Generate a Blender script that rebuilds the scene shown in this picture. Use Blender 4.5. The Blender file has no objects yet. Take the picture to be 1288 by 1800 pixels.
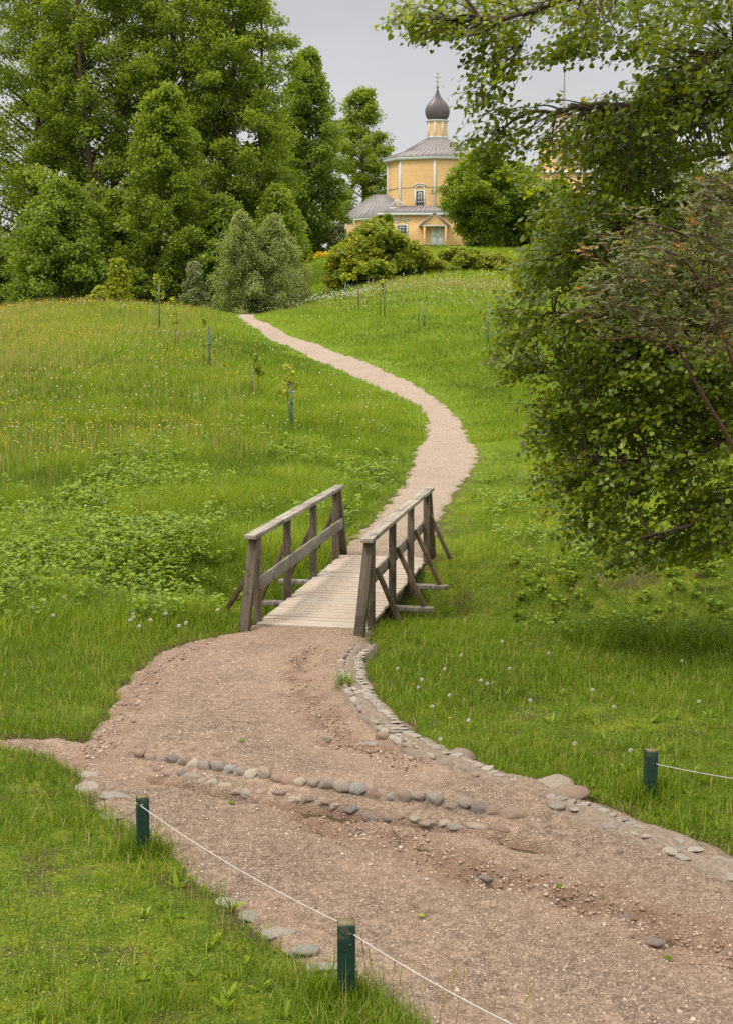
import bpy, math, random
import numpy as np
from mathutils import Vector, Matrix

# ------------------------------------------------------------------ camera
F, CX, CY, EYE, PITCH = 2160.0, 644.0, 900.0, 3.0, math.radians(6.87)
sc = bpy.context.scene
cam_d = bpy.data.cameras.new("camera"); cam = bpy.data.objects.new("camera", cam_d)
sc.collection.objects.link(cam)
cam_d.sensor_fit = 'VERTICAL'; cam_d.sensor_height = 36.0; cam_d.lens = 36.0 * F / 1800.0
cam_d.clip_start = 0.1; cam_d.clip_end = 3000
cam.location = (0, 0, EYE); cam.rotation_euler = (math.radians(90) - PITCH, 0, 0)
sc.camera = cam
# ------------------------------------------------------------------ light
SUN_EL, SUN_AZ = math.radians(58), math.radians(-125)   # azimuth clockwise from +Y; behind and left of the camera
wd = bpy.data.worlds.new("World"); sc.world = wd; wd.use_nodes = True
nt = wd.node_tree; nt.nodes.clear()
def N(nt, t, **kw):
    n = nt.nodes.new(t)
    for k, v in kw.items(): setattr(n, k, v)
    return n
out = N(nt, 'ShaderNodeOutputWorld'); add = N(nt, 'ShaderNodeAddShader')
bg1 = N(nt, 'ShaderNodeBackground'); bg2 = N(nt, 'ShaderNodeBackground')
sky = N(nt, 'ShaderNodeTexSky', sky_type='NISHITA'); sky.sun_disc = False
sky.sun_elevation = SUN_EL; sky.sun_rotation = SUN_AZ
hs = N(nt, 'ShaderNodeHueSaturation'); hs.inputs['Saturation'].default_value = 0.35
nt.links.new(sky.outputs[0], hs.inputs['Color']); nt.links.new(hs.outputs[0], bg1.inputs[0]); bg1.inputs[1].default_value = 0.012
tc = N(nt, 'ShaderNodeTexCoord'); sp = N(nt, 'ShaderNodeSeparateXYZ'); nt.links.new(tc.outputs['Generated'], sp.inputs[0])
rp = N(nt, 'ShaderNodeValToRGB'); nt.links.new(sp.outputs[2], rp.inputs[0])
cr = rp.color_ramp
cr.elements[0].position = 0.0; cr.elements[0].color = (.53, .52, .505, 1)
cr.elements[1].position = 1.0; cr.elements[1].color = (2.1, 1.98, 1.76, 1)
for p_, c_ in ((.12, (.43, .427, .425, 1)), (.27, (.33, .33, .34, 1)), (.40, (.8, .79, .78, 1))):
    e = cr.elements.new(p_); e.color = c_
mp = N(nt, 'ShaderNodeMapping'); mp.inputs['Scale'].default_value = (1, 1, 3.2)
nz = N(nt, 'ShaderNodeTexNoise'); nz.inputs['Scale'].default_value = 2.2; nz.inputs['Detail'].default_value = 4; nz.inputs['Roughness'].default_value = .5
mr = N(nt, 'ShaderNodeMapRange'); mr.inputs[1].default_value = .3; mr.inputs[2].default_value = .7; mr.inputs[3].default_value = .84; mr.inputs[4].default_value = 1.14
mx = N(nt, 'ShaderNodeMix', data_type='RGBA', blend_type='MULTIPLY'); mx.inputs[0].default_value = 1
nt.links.new(tc.outputs['Generated'], mp.inputs[0]); nt.links.new(mp.outputs[0], nz.inputs[0]); nt.links.new(nz.outputs[0], mr.inputs[0])
nt.links.new(rp.outputs[0], mx.inputs[6]); nt.links.new(mr.outputs[0], mx.inputs[7])
nt.links.new(mx.outputs[2], bg2.inputs[0]); bg2.inputs[1].default_value = 1.0
nt.links.new(bg1.outputs[0], add.inputs[0]); nt.links.new(bg2.outputs[0], add.inputs[1]); nt.links.new(add.outputs[0], out.inputs[0])
sd = bpy.data.lights.new("sun", 'SUN'); sd.energy = 1.5; sd.angle = math.radians(12); sd.color = (1, .93, .82)
sun = bpy.data.objects.new("sun", sd); sc.collection.objects.link(sun)
sdir = Vector((math.sin(SUN_AZ) * math.cos(SUN_EL), math.cos(SUN_AZ) * math.cos(SUN_EL), math.sin(SUN_EL)))
sun.rotation_euler = sdir.to_track_quat('Z', 'Y').to_euler(); sun.location = sdir * 50
vs = sc.view_settings; vs.view_transform = 'Standard'; vs.look = 'None'; vs.exposure = 0.57; vs.gamma = 1.0
sc.cycles.max_bounces = 8; sc.cycles.diffuse_bounces = 6; sc.cycles.glossy_bounces = 2; sc.cycles.transmission_bounces = 4
sc.cycles.transparent_max_bounces = 4; sc.cycles.use_denoising = False; sc.cycles.denoiser = 'OPENIMAGEDENOISE'; sc.cycles.denoising_input_passes = 'RGB_ALBEDO_NORMAL'; sc.cycles.denoising_prefilter = 'ACCURATE'
sc.cycles.sample_clamp_indirect = 4.0

rng = np.random.default_rng(7); random.seed(7)
R = math.radians

# ------------------------------------------------------------------ helpers
def P(px, py, D):
    """point of the place seen at photo pixel (px,py), D metres ahead"""
    u, v = (px - CX) / F, (CY - py) / F
    c, s = math.cos(PITCH), math.sin(PITCH)
    dy, dz = c + v * s, -s + v * c
    t = D / dy
    return np.array((u * t, D, EYE + dz * t))
def proj(p):
    p = np.atleast_2d(p); c, s = math.cos(PITCH), math.sin(PITCH)
    z = p[:, 2] - EYE
    f = p[:, 1] * c - z * s; up = p[:, 1] * s + z * c
    f = np.where(f < .05, .05, f)
    return np.stack((CX + F * p[:, 0] / f, CY - F * up / f), 1)
def hsh(ix, iy, seed):
    v = np.sin(ix * 127.1 + iy * 311.7 + seed * 74.7) * 43758.5453
    return v - np.floor(v)
def vnoise(x, y, seed=0):
    ix, iy = np.floor(x), np.floor(y); fx, fy = x - ix, y - iy
    fx = fx * fx * (3 - 2 * fx); fy = fy * fy * (3 - 2 * fy)
    a, b = hsh(ix, iy, seed), hsh(ix + 1, iy, seed); c, d = hsh(ix, iy + 1, seed), hsh(ix + 1, iy + 1, seed)
    return (a * (1 - fx) + b * fx) * (1 - fy) + (c * (1 - fx) + d * fx) * fy * 1.0
def fbm(x, y, s, oct=4, seed=0):
    r = 0; a = .5; x = x / s; y = y / s
    for i in range(oct):
        r = r + a * (vnoise(x, y, seed + i) - .5); x = x * 2.03 + 3.1; y = y * 2.03 + 1.7; a *= .5
    return r * 2
def smooth(a, b, x):
    t = np.clip((x - a) / (b - a), 0, 1); return t * t * (3 - 2 * t)

def mesh(name, V, faces, mat=None, attr=None, smooth_=False, mat2=None, midx=None):
    """faces: list of (n,k) int arrays; attr: dict name -> per-vertex float"""
    me = bpy.data.meshes.new(name)
    V = np.ascontiguousarray(V, dtype=np.float32)
    faces = [np.asarray(f, dtype=np.int32) for f in faces if len(f)]
    nl = sum(f.size for f in faces); nf = sum(len(f) for f in faces)
    me.vertices.add(len(V)); me.vertices.foreach_set("co", V.ravel())
    me.loops.add(nl); me.loops.foreach_set("vertex_index", np.concatenate([f.ravel() for f in faces]))
    me.polygons.add(nf)
    tot = np.concatenate([np.full(len(f), f.shape[1], np.int32) for f in faces])
    me.polygons.foreach_set("loop_start", (np.cumsum(tot) - tot).astype(np.int32))
    if smooth_: me.polygons.foreach_set("use_smooth", np.ones(nf, bool))
    if mat: me.materials.append(mat)
    if mat2:
        me.materials.append(mat2); me.polygons.foreach_set("material_index", np.asarray(midx, np.int32))
    me.update(calc_edges=True); 
    for k, v in (attr or {}).items():
        a = me.attributes.new(k, 'FLOAT', 'POINT'); a.data.foreach_set("value", np.ascontiguousarray(v, dtype=np.float32))
    return me
def link(name, me, parent=None, loc=None):
    o = bpy.data.objects.new(name, me); sc.collection.objects.link(o)
    if parent: o.parent = parent
    if loc is not None: o.location = loc
    return o
def tag(o, label=None, cat=None, group=None, kind=None):
    if label: o['label'] = label
    if cat: o['category'] = cat
    if group: o['group'] = group
    if kind: o['kind'] = kind
    return o
def thing(name, loc, label, cat, group=None, rz=0):
    o = link(name, None, None, loc); o.empty_display_size = .2; o.rotation_euler.z = rz
    return tag(o, label, cat, group)

class MB:
    def __init__(s): s.V = []; s.F = {}; s.n = 0; s.A = []
    def add(s, V, faces, a=0.5):
        V = np.asarray(V, float); s.V.append(V)
        for f in faces:
            f = np.asarray(f) + s.n; s.F.setdefault(f.shape[1], []).append(f)
        s.A.append(np.full(len(V), a) if np.isscalar(a) else a); s.n += len(V)
    def beam(s, a, b, w, h, up=(0, 0, 1), ex=0):
        a, b = np.array(a, float), np.array(b, float); d = b - a; d /= np.linalg.norm(d)
        a = a - d * ex; b = b + d * ex
        sd_ = np.cross(d, up); 
        if np.linalg.norm(sd_) < 1e-5: sd_ = np.cross(d, (1, 0, 0))
        sd_ /= np.linalg.norm(sd_); u = np.cross(sd_, d)
        V = [p + sd_ * w / 2 * i + u * h / 2 * j for p in (a, b) for i, j in ((-1, -1), (1, -1), (1, 1), (-1, 1))]
        s.add(V, [[[0, 1, 2, 3], [7, 6, 5, 4], [0, 4, 5, 1], [1, 5, 6, 2], [2, 6, 7, 3], [3, 7, 4, 0]]], a=random.random())
    def box(s, lo, hi):
        x0, y0, z0 = lo; x1, y1, z1 = hi
        V = [(x0, y0, z0), (x1, y0, z0), (x1, y1, z0), (x0, y1, z0), (x0, y0, z1), (x1, y0, z1), (x1, y1, z1), (x0, y1, z1)]
        s.add(V, [[[3, 2, 1, 0], [4, 5, 6, 7], [0, 1, 5, 4], [1, 2, 6, 5], [2, 3, 7, 6], [3, 0, 4, 7]]], a=random.random())
    def tube(s, pts, rad, n=6, cap=True):
        pts = np.asarray(pts, float); rad = np.broadcast_to(rad, len(pts)).astype(float)
        T = np.gradient(pts, axis=0); T /= np.linalg.norm(T, axis=1)[:, None] + 1e-9
        ref = np.array((0, 0, 1.)) if abs(T[0][2]) < .9 else np.array((1., 0, 0))
        S = np.cross(T, ref); S /= np.linalg.norm(S, axis=1)[:, None] + 1e-9; U = np.cross(S, T)
        an = np.arange(n) / n * 2 * math.pi
        V = pts[:, None] + (np.cos(an)[None, :, None] * S[:, None] + np.sin(an)[None, :, None] * U[:, None]) * rad[:, None, None]
        V = V.reshape(-1, 3); i = np.arange(len(pts) - 1)[:, None] * n; j = np.arange(n)[None]; k = (j + 1) % n
        f = np.stack((i + j, i + k, i + n + k, i + n + j), -1).reshape(-1, 4)
        fs = [f]
        if cap: fs.append(np.array([list(range(n))[::-1], [(len(pts) - 1) * n + q for q in range(n)]]))
        s.add(V, fs, a=random.random())
    def lathe(s, prof, n=24, phase=0, c=(0, 0, 0)):
        an = np.arange(n) / n * 2 * math.pi + phase
        V = np.concatenate([np.stack((r * np.sin(an) + c[0], r * np.cos(an) + c[1], np.full(n, z + c[2])), 1) for r, z in prof])
        i = np.arange(len(prof) - 1)[:, None] * n; j = np.arange(n)[None]; k = (j + 1) % n
        f = np.stack((i + j, i + n + j, i + n + k, i + k), -1).reshape(-1, 4)
        s.add(V, [f])
    def me(s, name, mat, smooth_=False):
        return mesh(name, np.concatenate(s.V), [np.concatenate(v) for v in s.F.values()], mat, {'r': np.concatenate(s.A)}, smooth_)
    def obj(s, name, mat, parent=None, smooth_=False, bevel=0):
        o = link(name, s.me(name, mat, smooth_), parent)
        if bevel:
            m = o.modifiers.new('b', 'BEVEL'); m.width = bevel; m.segments = 2; m.limit_method = 'ANGLE'
        return o

def rotmats(d, nrm):
    """columns: side, dir, normal. d = (n,3) forward, nrm approx normal"""
    d = d / (np.linalg.norm(d, axis=1)[:, None] + 1e-9)
    s_ = np.cross(d, nrm); s_ /= np.linalg.norm(s_, axis=1)[:, None] + 1e-9
    n_ = np.cross(s_, d)
    return np.stack((s_, d, n_), -1)
def scatter(TV, TF, pos, M, scale, rnd, extra=None):
    """copies of a template into one vertex soup"""
    TV = np.asarray(TV, float); k = len(TV); n = len(pos)
    scale = np.asarray(scale)
    if scale.ndim == 1: scale = np.repeat(scale[:, None], 3, 1)
    V = np.einsum('nij,nkj->nki', M, TV[None] * scale[:, None, :]) + pos[:, None]
    off = (np.arange(n) * k)[:, None, None]
    fs = [(np.asarray(f)[None] + off).reshape(-1, len(f[0])) for f in TF]
    return V.reshape(-1, 3), fs, np.repeat(rnd, k)

# ------------------------------------------------------------------ materials
def newmat(name):
    m = bpy.data.materials.new(name); m.use_nodes = True; t = m.node_tree; t.nodes.clear()
    o = N(t, 'ShaderNodeOutputMaterial'); return m, t, o
def ramp(t, fac, stops, interp='LINEAR'):
    r = N(t, 'ShaderNodeValToRGB'); r.color_ramp.interpolation = interp
    e = r.color_ramp.elements
    while len(e) > 1: e.remove(e[-1])
    e[0].position = stops[0][0]; e[0].color = (*stops[0][1], 1)
    for p_, c_ in stops[1:]:
        q = e.new(p_); q.color = (*c_, 1)
    t.links.new(fac, r.inputs[0]); return r.outputs[0]
def noise(t, scale, detail=3, rough=.5, vec=None, coord='Object', dims='3D'):
    if vec is None: vec = N(t, 'ShaderNodeTexCoord').outputs[coord]
    n = N(t, 'ShaderNodeTexNoise'); n.inputs['Scale'].default_value = scale; n.inputs['Detail'].default_value = detail
    n.inputs['Roughness'].default_value = rough; t.links.new(vec, n.inputs[0]); return n.outputs[0]
def attr(t, name):
    a = N(t, 'ShaderNodeAttribute'); a.attribute_name = name; return a.outputs['Fac']
def mix(t, a, b, fac, mode='MIX'):
    m = N(t, 'ShaderNodeMix', data_type='RGBA', blend_type=mode)
    for i, v in ((0, fac), (6, a), (7, b)):
        if isinstance(v, (int, float)): m.inputs[i].default_value = v
        elif isinstance(v, tuple): m.inputs[i].default_value = (*v, 1)
        else: t.links.new(v, m.inputs[i])
    return m.outputs[2]
def math_(t, op, a, b=0.0, c=None):
    m = N(t, 'ShaderNodeMath', operation=op)
    for i, v in enumerate((a, b, c)):
        if v is None: continue
        if isinstance(v, (int, float)): m.inputs[i].default_value = v
        else: t.links.new(v, m.inputs[i])
    return m.outputs[0]
def principled(t, o, col, rough=.7, spec=.3, bump=None, bdist=.01, bstr=1.0):
    b = N(t, 'ShaderNodeBsdfPrincipled')
    if isinstance(col, tuple): b.inputs['Base Color'].default_value = (*col, 1)
    else: t.links.new(col, b.inputs['Base Color'])
    if isinstance(rough, (int, float)): b.inputs['Roughness'].default_value = rough
    else: t.links.new(rough, b.inputs['Roughness'])
    b.inputs['Specular IOR Level'].default_value = spec
    if bump is not None:
        bn = N(t, 'ShaderNodeBump'); bn.inputs['Distance'].default_value = bdist; bn.inputs['Strength'].default_value = bstr
        t.links.new(bump, bn.inputs['Height']); t.links.new(bn.outputs[0], b.inputs['Normal'])
    t.links.new(b.outputs[0], o.inputs[0]); return b
def leafmat(name, stops, transl=.35, rough=.45, spec=.4, tmul=(1.3, 1.25, .55)):
    m, t, o = newmat(name)
    col = ramp(t, attr(t, 'r'), stops)
    b = N(t, 'ShaderNodeBsdfPrincipled'); t.links.new(col, b.inputs['Base Color'])
    b.inputs['Roughness'].default_value = rough; b.inputs['Specular IOR Level'].default_value = spec
    tr = N(t, 'ShaderNodeBsdfTranslucent'); t.links.new(mix(t, col, tmul, 1.0, 'MULTIPLY'), tr.inputs[0])
    ms = N(t, 'ShaderNodeMixShader'); ms.inputs[0].default_value = transl
    t.links.new(b.outputs[0], ms.inputs[1]); t.links.new(tr.outputs[0], ms.inputs[2]); t.links.new(ms.outputs[0], o.inputs[0])
    return m
def simple(name, col, rough=.7, spec=.3, var=.15, scale=6, bump=0.0):
    m, t, o = newmat(name); n = noise(t, scale, 4, .6)
    c = mix(t, tuple(x * (1 - var) for x in col), tuple(min(1, x * (1 + var)) for x in col), n)
    principled(t, o, c, rough, spec, n if bump else None, bump or .01); return m

def wood(name, dark, light, moss=None):
    m, t, o = newmat(name); tc_ = N(t, 'ShaderNodeTexCoord')
    geo = N(t, 'ShaderNodeAttribute'); geo.attribute_name = 'r'
    mp_ = N(t, 'ShaderNodeMapping'); mp_.inputs['Scale'].default_value = (26, 2.0, 3.0)
    t.links.new(tc_.outputs['Object'], mp_.inputs[0])
    g = noise(t, 1.0, 5, .65, mp_.outputs[0]); big = noise(t, 2.3, 4, .6); fine = noise(t, 60, 3, .6)
    c = ramp(t, g, [(.3, dark), (.62, light)])
    c = mix(t, c, tuple(x * .45 for x in dark), math_(t, 'MULTIPLY', math_(t, 'GREATER_THAN', big, .58), .45))
    c = mix(t, c, mix(t, (.72, .72, .72), (1.25, 1.22, 1.2), geo.outputs['Fac']), 1.0, 'MULTIPLY')
    c = mix(t, c, mix(t, (.75, .75, .75), (1.2, 1.2, 1.2), fine), 1.0, 'MULTIPLY')
    if moss: c = mix(t, c, moss, math_(t, 'MULTIPLY', math_(t, 'GREATER_THAN', noise(t, 9, 4, .7), .56), .5))
    principled(t, o, c, .8, .2, math_(t, 'ADD', g, fine), .004); return m

M = {}
M['rail'] = wood('weathered rail wood', (.13, .115, .095), (.30, .275, .235))
M['post'] = wood('brown post wood', (.075, .058, .042), (.175, .14, .105), (.10, .095, .05))
M['brace'] = wood('dark brace wood', (.065, .045, .028), (.15, .11, .07))
# deck: planks along local x, dirt on top
m, t, o = newmat('deck wood'); tc_ = N(t, 'ShaderNodeTexCoord')
mp_ = N(t, 'ShaderNodeMapping'); mp_.inputs['Scale'].default_value = (2.5, 26, 6); t.links.new(tc_.outputs['Object'], mp_.inputs[0])
g = noise(t, 1.0, 5, .65, mp_.outputs[0])
c = ramp(t, g, [(.3, (.29, .255, .22)), (.65, (.42, .375, .33))])
c = mix(t, c, mix(t, (.86, .85, .84), (1.1, 1.1, 1.1), attr(t, 'r')), 1.0, 'MULTIPLY')
c = mix(t, c, (.385, .315, .255), ramp(t, noise(t, 1.6, 4, .6), [(.32, (0, 0, 0)), (.52, (.9, .9, .9))]))
c = mix(t, c, (.16, .13, .10), ramp(t, noise(t, 5, 5, .7), [(.58, (0, 0, 0)), (.7, (.5, .5, .5))]))
principled(t, o, c, .85, .15, math_(t, 'ADD', g, noise(t, 80, 3, .6)), .004); M['deck'] = m

# ground: soil + moss + thatch
m, t, o = newmat('ground cover'); 
n1, n2, n3 = noise(t, .35, 5, .6), noise(t, 3.2, 5, .65), noise(t, 45, 4, .7)
soil = ramp(t, n3, [(.3, (.035, .024, .014)), (.7, (.13, .095, .055))])
moss = ramp(t, n3, [(.28, (.08, .10, .012)), (.72, (.25, .27, .030))])
turf = ramp(t, n3, [(.34, (.040, .065, .008)), (.72, (.14, .20, .020))])
c = mix(t, turf, moss, ramp(t, n2, [(.46, (0, 0, 0)), (.62, (.8, .8, .8))]))
c = mix(t, c, soil, ramp(t, noise(t, 1.9, 5, .7), [(.535, (0, 0, 0)), (.66, (.9, .9, .9))]))
c = mix(t, c, soil, ramp(t, attr(t, 'bare'), [(.2, (0, 0, 0)), (.9, (1, 1, 1))]))
far = ramp(t, n1, [(.35, (.09, .15, .010)), (.65, (.15, .21, .018))])
c = mix(t, c, far, attr(t, 'far'))
principled(t, o, c, .95, .1, n3, .02); M['ground'] = m

# path
m, t, o = newmat('path gravel')
na, nb, ncc = noise(t, 1.1, 5, .6), noise(t, 7, 5, .65), noise(t, 130, 3, .75)
vo = N(t, 'ShaderNodeTexVoronoi'); vo.inputs['Scale'].default_value = 90; t.links.new(N(t, 'ShaderNodeTexCoord').outputs['Object'], vo.inputs[0])
grit = ramp(t, vo.outputs['Color'], [(.0, (.055, .042, .034)), (.3, (.185, .142, .115)), (.62, (.32, .252, .205)), (.95, (.50, .43, .37))])
grit = mix(t, grit, ramp(t, ncc, [(.34, (.075, .055, .044)), (.6, (.33, .258, .205))]), .45)
sand = ramp(t, nb, [(.3, (.34, .245, .18)), (.7, (.44, .33, .25))])
clod = ramp(t, ncc, [(.3, (.11, .068, .048)), (.7, (.30, .20, .145))])
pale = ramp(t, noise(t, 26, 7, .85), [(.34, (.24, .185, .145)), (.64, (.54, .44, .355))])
c = mix(t, grit, sand, ramp(t, na, [(.46, (0, 0, 0)), (.62, (.45, .45, .45))]))
mid = noise(t, 13, 7, .75); c = mix(t, c, mix(t, (.66, .64, .62), (1.28, 1.28, 1.28), ramp(t, mid, [(.36, (0, 0, 0)), (.64, (1, 1, 1))])), 1.0, 'MULTIPLY')
c = mix(t, c, sand, math_(t, 'MULTIPLY', attr(t, 'sand'), .7))
c = mix(t, c, mix(t, (.80, .78, .76), (1.12, 1.12, 1.12), noise(t, .8, 4, .6)), 1.0, 'MULTIPLY')
c = mix(t, c, clod, math_(t, 'MULTIPLY', attr(t, 'erode'), .72))
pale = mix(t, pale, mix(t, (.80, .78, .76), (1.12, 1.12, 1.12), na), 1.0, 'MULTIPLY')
c = mix(t, c, (1.16, 1.12, 1.08), 1.0, 'MULTIPLY')
c = mix(t, c, pale, attr(t, 'far'))  # beyond the bridge, open sunlit brightness is put into the gravel colour
principled(t, o, c, .95, .12, math_(t, 'ADD', math_(t, 'MULTIPLY', vo.outputs['Distance'], .8), ncc), .018); M['path'] = m

def stonemat(name, cols, moss=0.0):
    m, t, o = newmat(name); oi = N(t, 'ShaderNodeObjectInfo')
    st = [(i / max(1, len(cols) - 1) * .96, c_) for i, c_ in enumerate(cols)]
    c = ramp(t, oi.outputs['Random'], st); n = noise(t, 22, 5, .7); nf = noise(t, 150, 3, .7)
    c = mix(t, c, mix(t, (.62, .60, .58), (1.3, 1.3, 1.3), n), 1.0, 'MULTIPLY')
    c = mix(t, c, mix(t, (.7, .7, .7), (1.25, 1.25, 1.25), nf), 1.0, 'MULTIPLY')
    c = mix(t, c, (.33, .24, .17), ramp(t, noise(t, 9, 3, .6), [(.48, (0, 0, 0)), (.66, (.6, .6, .6))]))
    principled(t, o, c, .75, .25, math_(t, 'ADD', n, nf), .006); return m
M['stone'] = stonemat('field stone', [(.30, .26, .22), (.34, .235, .18), (.17, .16, .155), (.44, .37, .30), (.27, .18, .14), (.31, .31, .29), (.20, .17, .155), (.46, .41, .35)])
M['palestone'] = stonemat('pale flat stone', [(.36, .34, .31), (.42, .38, .33), (.30, .28, .25), (.48, .43, .37)])
M['mortar'] = simple('gutter concrete', (.21, .165, .13), .9, .15, .6, 26, .03)
M['pebble'] = leafmat('pebbles', [(0, (.16, .12, .10)), (.35, (.30, .21, .16)), (.85, (.34, .265, .215)), (1, (.44, .38, .33))], 0.0, .8, .2)
# green posts
m, t, o = newmat('green paint')
n = noise(t, 14, 5, .7); c = ramp(t, noise(t, 5, 4, .6), [(.35, (.004, .024, .015)), (.65, (.009, .050, .034))])
c = mix(t, c, (.07, .06, .04), ramp(t, n, [(.57, (0, 0, 0)), (.62, (.9, .9, .9))]))
mpv = N(t, 'ShaderNodeMapping'); mpv.inputs['Scale'].default_value = (60, 60, 3); t.links.new(N(t, 'ShaderNodeTexCoord').outputs['Object'], mpv.inputs[0])
gr = noise(t, 1.0, 4, .6, mpv.outputs[0]); c = mix(t, c, mix(t, (.55, .55, .55), (1.3, 1.3, 1.3), gr), 1.0, 'MULTIPLY')
principled(t, o, c, .55, .4, math_(t, 'ADD', n, gr), .003); M['green'] = m
M['posttop'] = simple('weathered post top', (.16, .13, .07), .9, .1, .5, 40, .004)
M['rope'] = simple('white rope', (.45, .45, .46), .8, .2, .1, 90, .002)
M['bark'] = simple('bark', (.085, .065, .048), .95, .1, .45, 5, .03)
M['barkgrey'] = simple('grey bark', (.17, .155, .125), .95, .1, .45, 7, .02)
M['birchbark'] = simple('birch bark', (.42, .38, .32), .8, .2, .4, 4, .01)
M['redstem'] = simple('reddish stem', (.11, .055, .04), .7, .3, .4, 20, .005)
M['greenstake'] = simple('green stake', (.085, .17, .125), .6, .3, .2, 10)
M['brownstake'] = simple('brown stake', (.20, .14, .095), .9, .1, .3, 20)
# church
def boards(name, col, pitch, axis=2, depth=.02):
    m, t, o = newmat(name); s_ = N(t, 'ShaderNodeSeparateXYZ'); t.links.new(N(t, 'ShaderNodeTexCoord').outputs['Object'], s_.inputs[0])
    fr = math_(t, 'FRACT', math_(t, 'MULTIPLY', s_.outputs[axis], 1 / pitch))
    n = noise(t, 1.3, 4, .6); nf = noise(t, 18, 4, .6)
    row = N(t, 'ShaderNodeTexWhiteNoise', noise_dimensions='1D'); t.links.new(math_(t, 'FLOOR', math_(t, 'MULTIPLY', s_.outputs[axis], 1 / pitch)), row.inputs['W'])
    c = mix(t, tuple(x * .86 for x in col), tuple(x * 1.1 for x in col), n)
    c = mix(t, c, mix(t, (.97, .97, .97), (1.02, 1.02, 1.02), row.outputs[0]), 1.0, 'MULTIPLY')
    c = mix(t, c, mix(t, (.9, .88, .86), (1.08, 1.08, 1.08), nf), 1.0, 'MULTIPLY')
    principled(t, o, c, .75, .2, math_(t, 'SUBTRACT', 1.0, fr), depth, 1.0); return m
M['yellow'] = boards('yellow boards', (.76, .50, .235), .17, 2, .002)
M['white'] = simple('white trim paint', (.57, .58, .58), .6, .3, .08, 5)
M['metalroof'] = simple('grey cornice metal', (.24, .215, .215), .6)
M['dome'] = simple('dark dome metal', (.085, .070, .075), .38, .6, .25, 3)
M['gilt'] = simple('dull gilt', (.20, .15, .06), .4, .6, .2, 10)
M['glass'] = simple('window glass', (.05, .06, .07), .12, .6, .2, 2)
M['door'] = simple('pale grey door', (.74, .78, .80), .6, .3, .06, 4)
M['shingle'] = boards('shingles', (.20, .155, .13), .22, 0, .01)
M['drystone'] = simple('drystone wall', (.22, .19, .16), .9, .1, .55, 3.2, .12)

# foliage colours (real leaf colours, random leaf to leaf and clump to clump; tree clumps also grade lighter upward)
def stops3(d, m_, l): return [(0, d), (.5, m_), (1, l)]
M['lime'] = leafmat('lime leaves', stops3((.125, .182, .022), (.222, .302, .034), (.36, .43, .058)), .5, .5, .25)
M['limedark'] = leafmat('darker leaves', stops3((.112, .170, .022), (.19, .27, .036), (.30, .37, .055)), .48, .5, .25)
M['maple'] = leafmat('bronze green leaves', stops3((.13, .185, .018), (.25, .305, .028), (.42, .36, .055)), .42, .5, .25)
M['birch'] = leafmat('birch leaves', stops3((.19, .235, .085), (.29, .345, .125), (.39, .44, .18)), .45, .5, .25)
M['willow'] = leafmat('silver leaves', stops3((.14, .17, .07), (.23, .27, .13), (.34, .38, .21)), .35, .5, .25)
M['thuja'] = leafmat('yellow green foliage', stops3((.18, .22, .012), (.32, .36, .018), (.46, .44, .03)), .35)
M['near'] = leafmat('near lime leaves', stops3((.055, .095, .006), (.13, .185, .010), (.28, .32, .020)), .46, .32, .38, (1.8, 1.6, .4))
M['rosa'] = leafmat('rose leaves', [(0, (.08, .11, .035)), (.5, (.15, .19, .075)), (.78, (.22, .23, .06)), (.9, (.30, .18, .05)), (1, (.40, .14, .05))], .35, .38, .4, (1.4, 1.0, .6))
M['grass'] = leafmat('grass blades', [(0, (.060, .105, .006)), (.4, (.142, .225, .012)), (.8, (.235, .325, .020)), (.93, (.29, .36, .035)), (1, (.44, .38, .15))], .42, .5, .2)
M['herb'] = leafmat('herb leaves', stops3((.09, .150, .008), (.19, .285, .014), (.30, .38, .03)), .40, .42, .3)
M['straw'] = leafmat('seed stalks', [(0, (.30, .32, .07)), (.5, (.42, .36, .13)), (1, (.50, .36, .19))], .3, .6, .2)
M['yellowflower'] = leafmat('yellow petals', [(0, (.75, .48, .01)), (1, (.85, .62, .03))], .3, .6, .2, (1, 1, .6))
M['whiteflower'] = leafmat('white heads', [(0, (.55, .53, .45)), (1, (.80, .79, .74))], .3, .7, .1, (1, 1, 1))

# ------------------------------------------------------------------ terrain
ctl = []
for x in (-9, -5, -2, 1, 4, 8):
    for y in (5.2, 8.5, 11.5, 14.6): ctl.append((x, y, 0.0))
for px, py, D in [(-250, 1000, 17), (100, 1000, 17), (350, 1000, 17.2), (690, 920, 20.8), (720, 850, 25.5), (780, 800, 29.5), (790, 750, 34), (740, 700, 39), (620, 645, 46), (500, 595, 54), (435, 557, 62),
                  (-250, 900, 21.5), (100, 900, 21.5), (400, 900, 21.5), (-250, 800, 27.5), (100, 800, 27.5), (450, 800, 28), (-250, 700, 35.5), (100, 700, 35.5), (450, 700, 36), (-250, 615, 45), (100, 615, 45), (350, 625, 44.5),
                  (-250, 562, 55), (100, 562, 55), (300, 570, 55), (-250, 537, 63), (100, 533, 64), (260, 536, 63), (370, 548, 62.5),
                  (1000, 960, 18), (1350, 960, 18), (900, 850, 25), (1100, 850, 25), (1400, 850, 25), (900, 690, 38), (1150, 690, 38), (1500, 690, 38), (900, 595, 50), (1150, 595, 50), (1500, 590, 50), (900, 530, 64), (900, 489, 76), (1200, 489, 76),
                  (1500, 500, 76), (700, 560, 58), (560, 590, 56), (700, 522, 67), (780, 491, 76), (600, 533, 67), (700, 503, 73), (500, 546, 63), (750, 470, 92), (950, 470, 92), (750, 436, 140), (560, 480, 100), (560, 452, 125), (870, 438, 140), (1050, 435, 140), (1400, 430, 140)]:
    ctl.append(tuple(P(px, py, D)))
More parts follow.
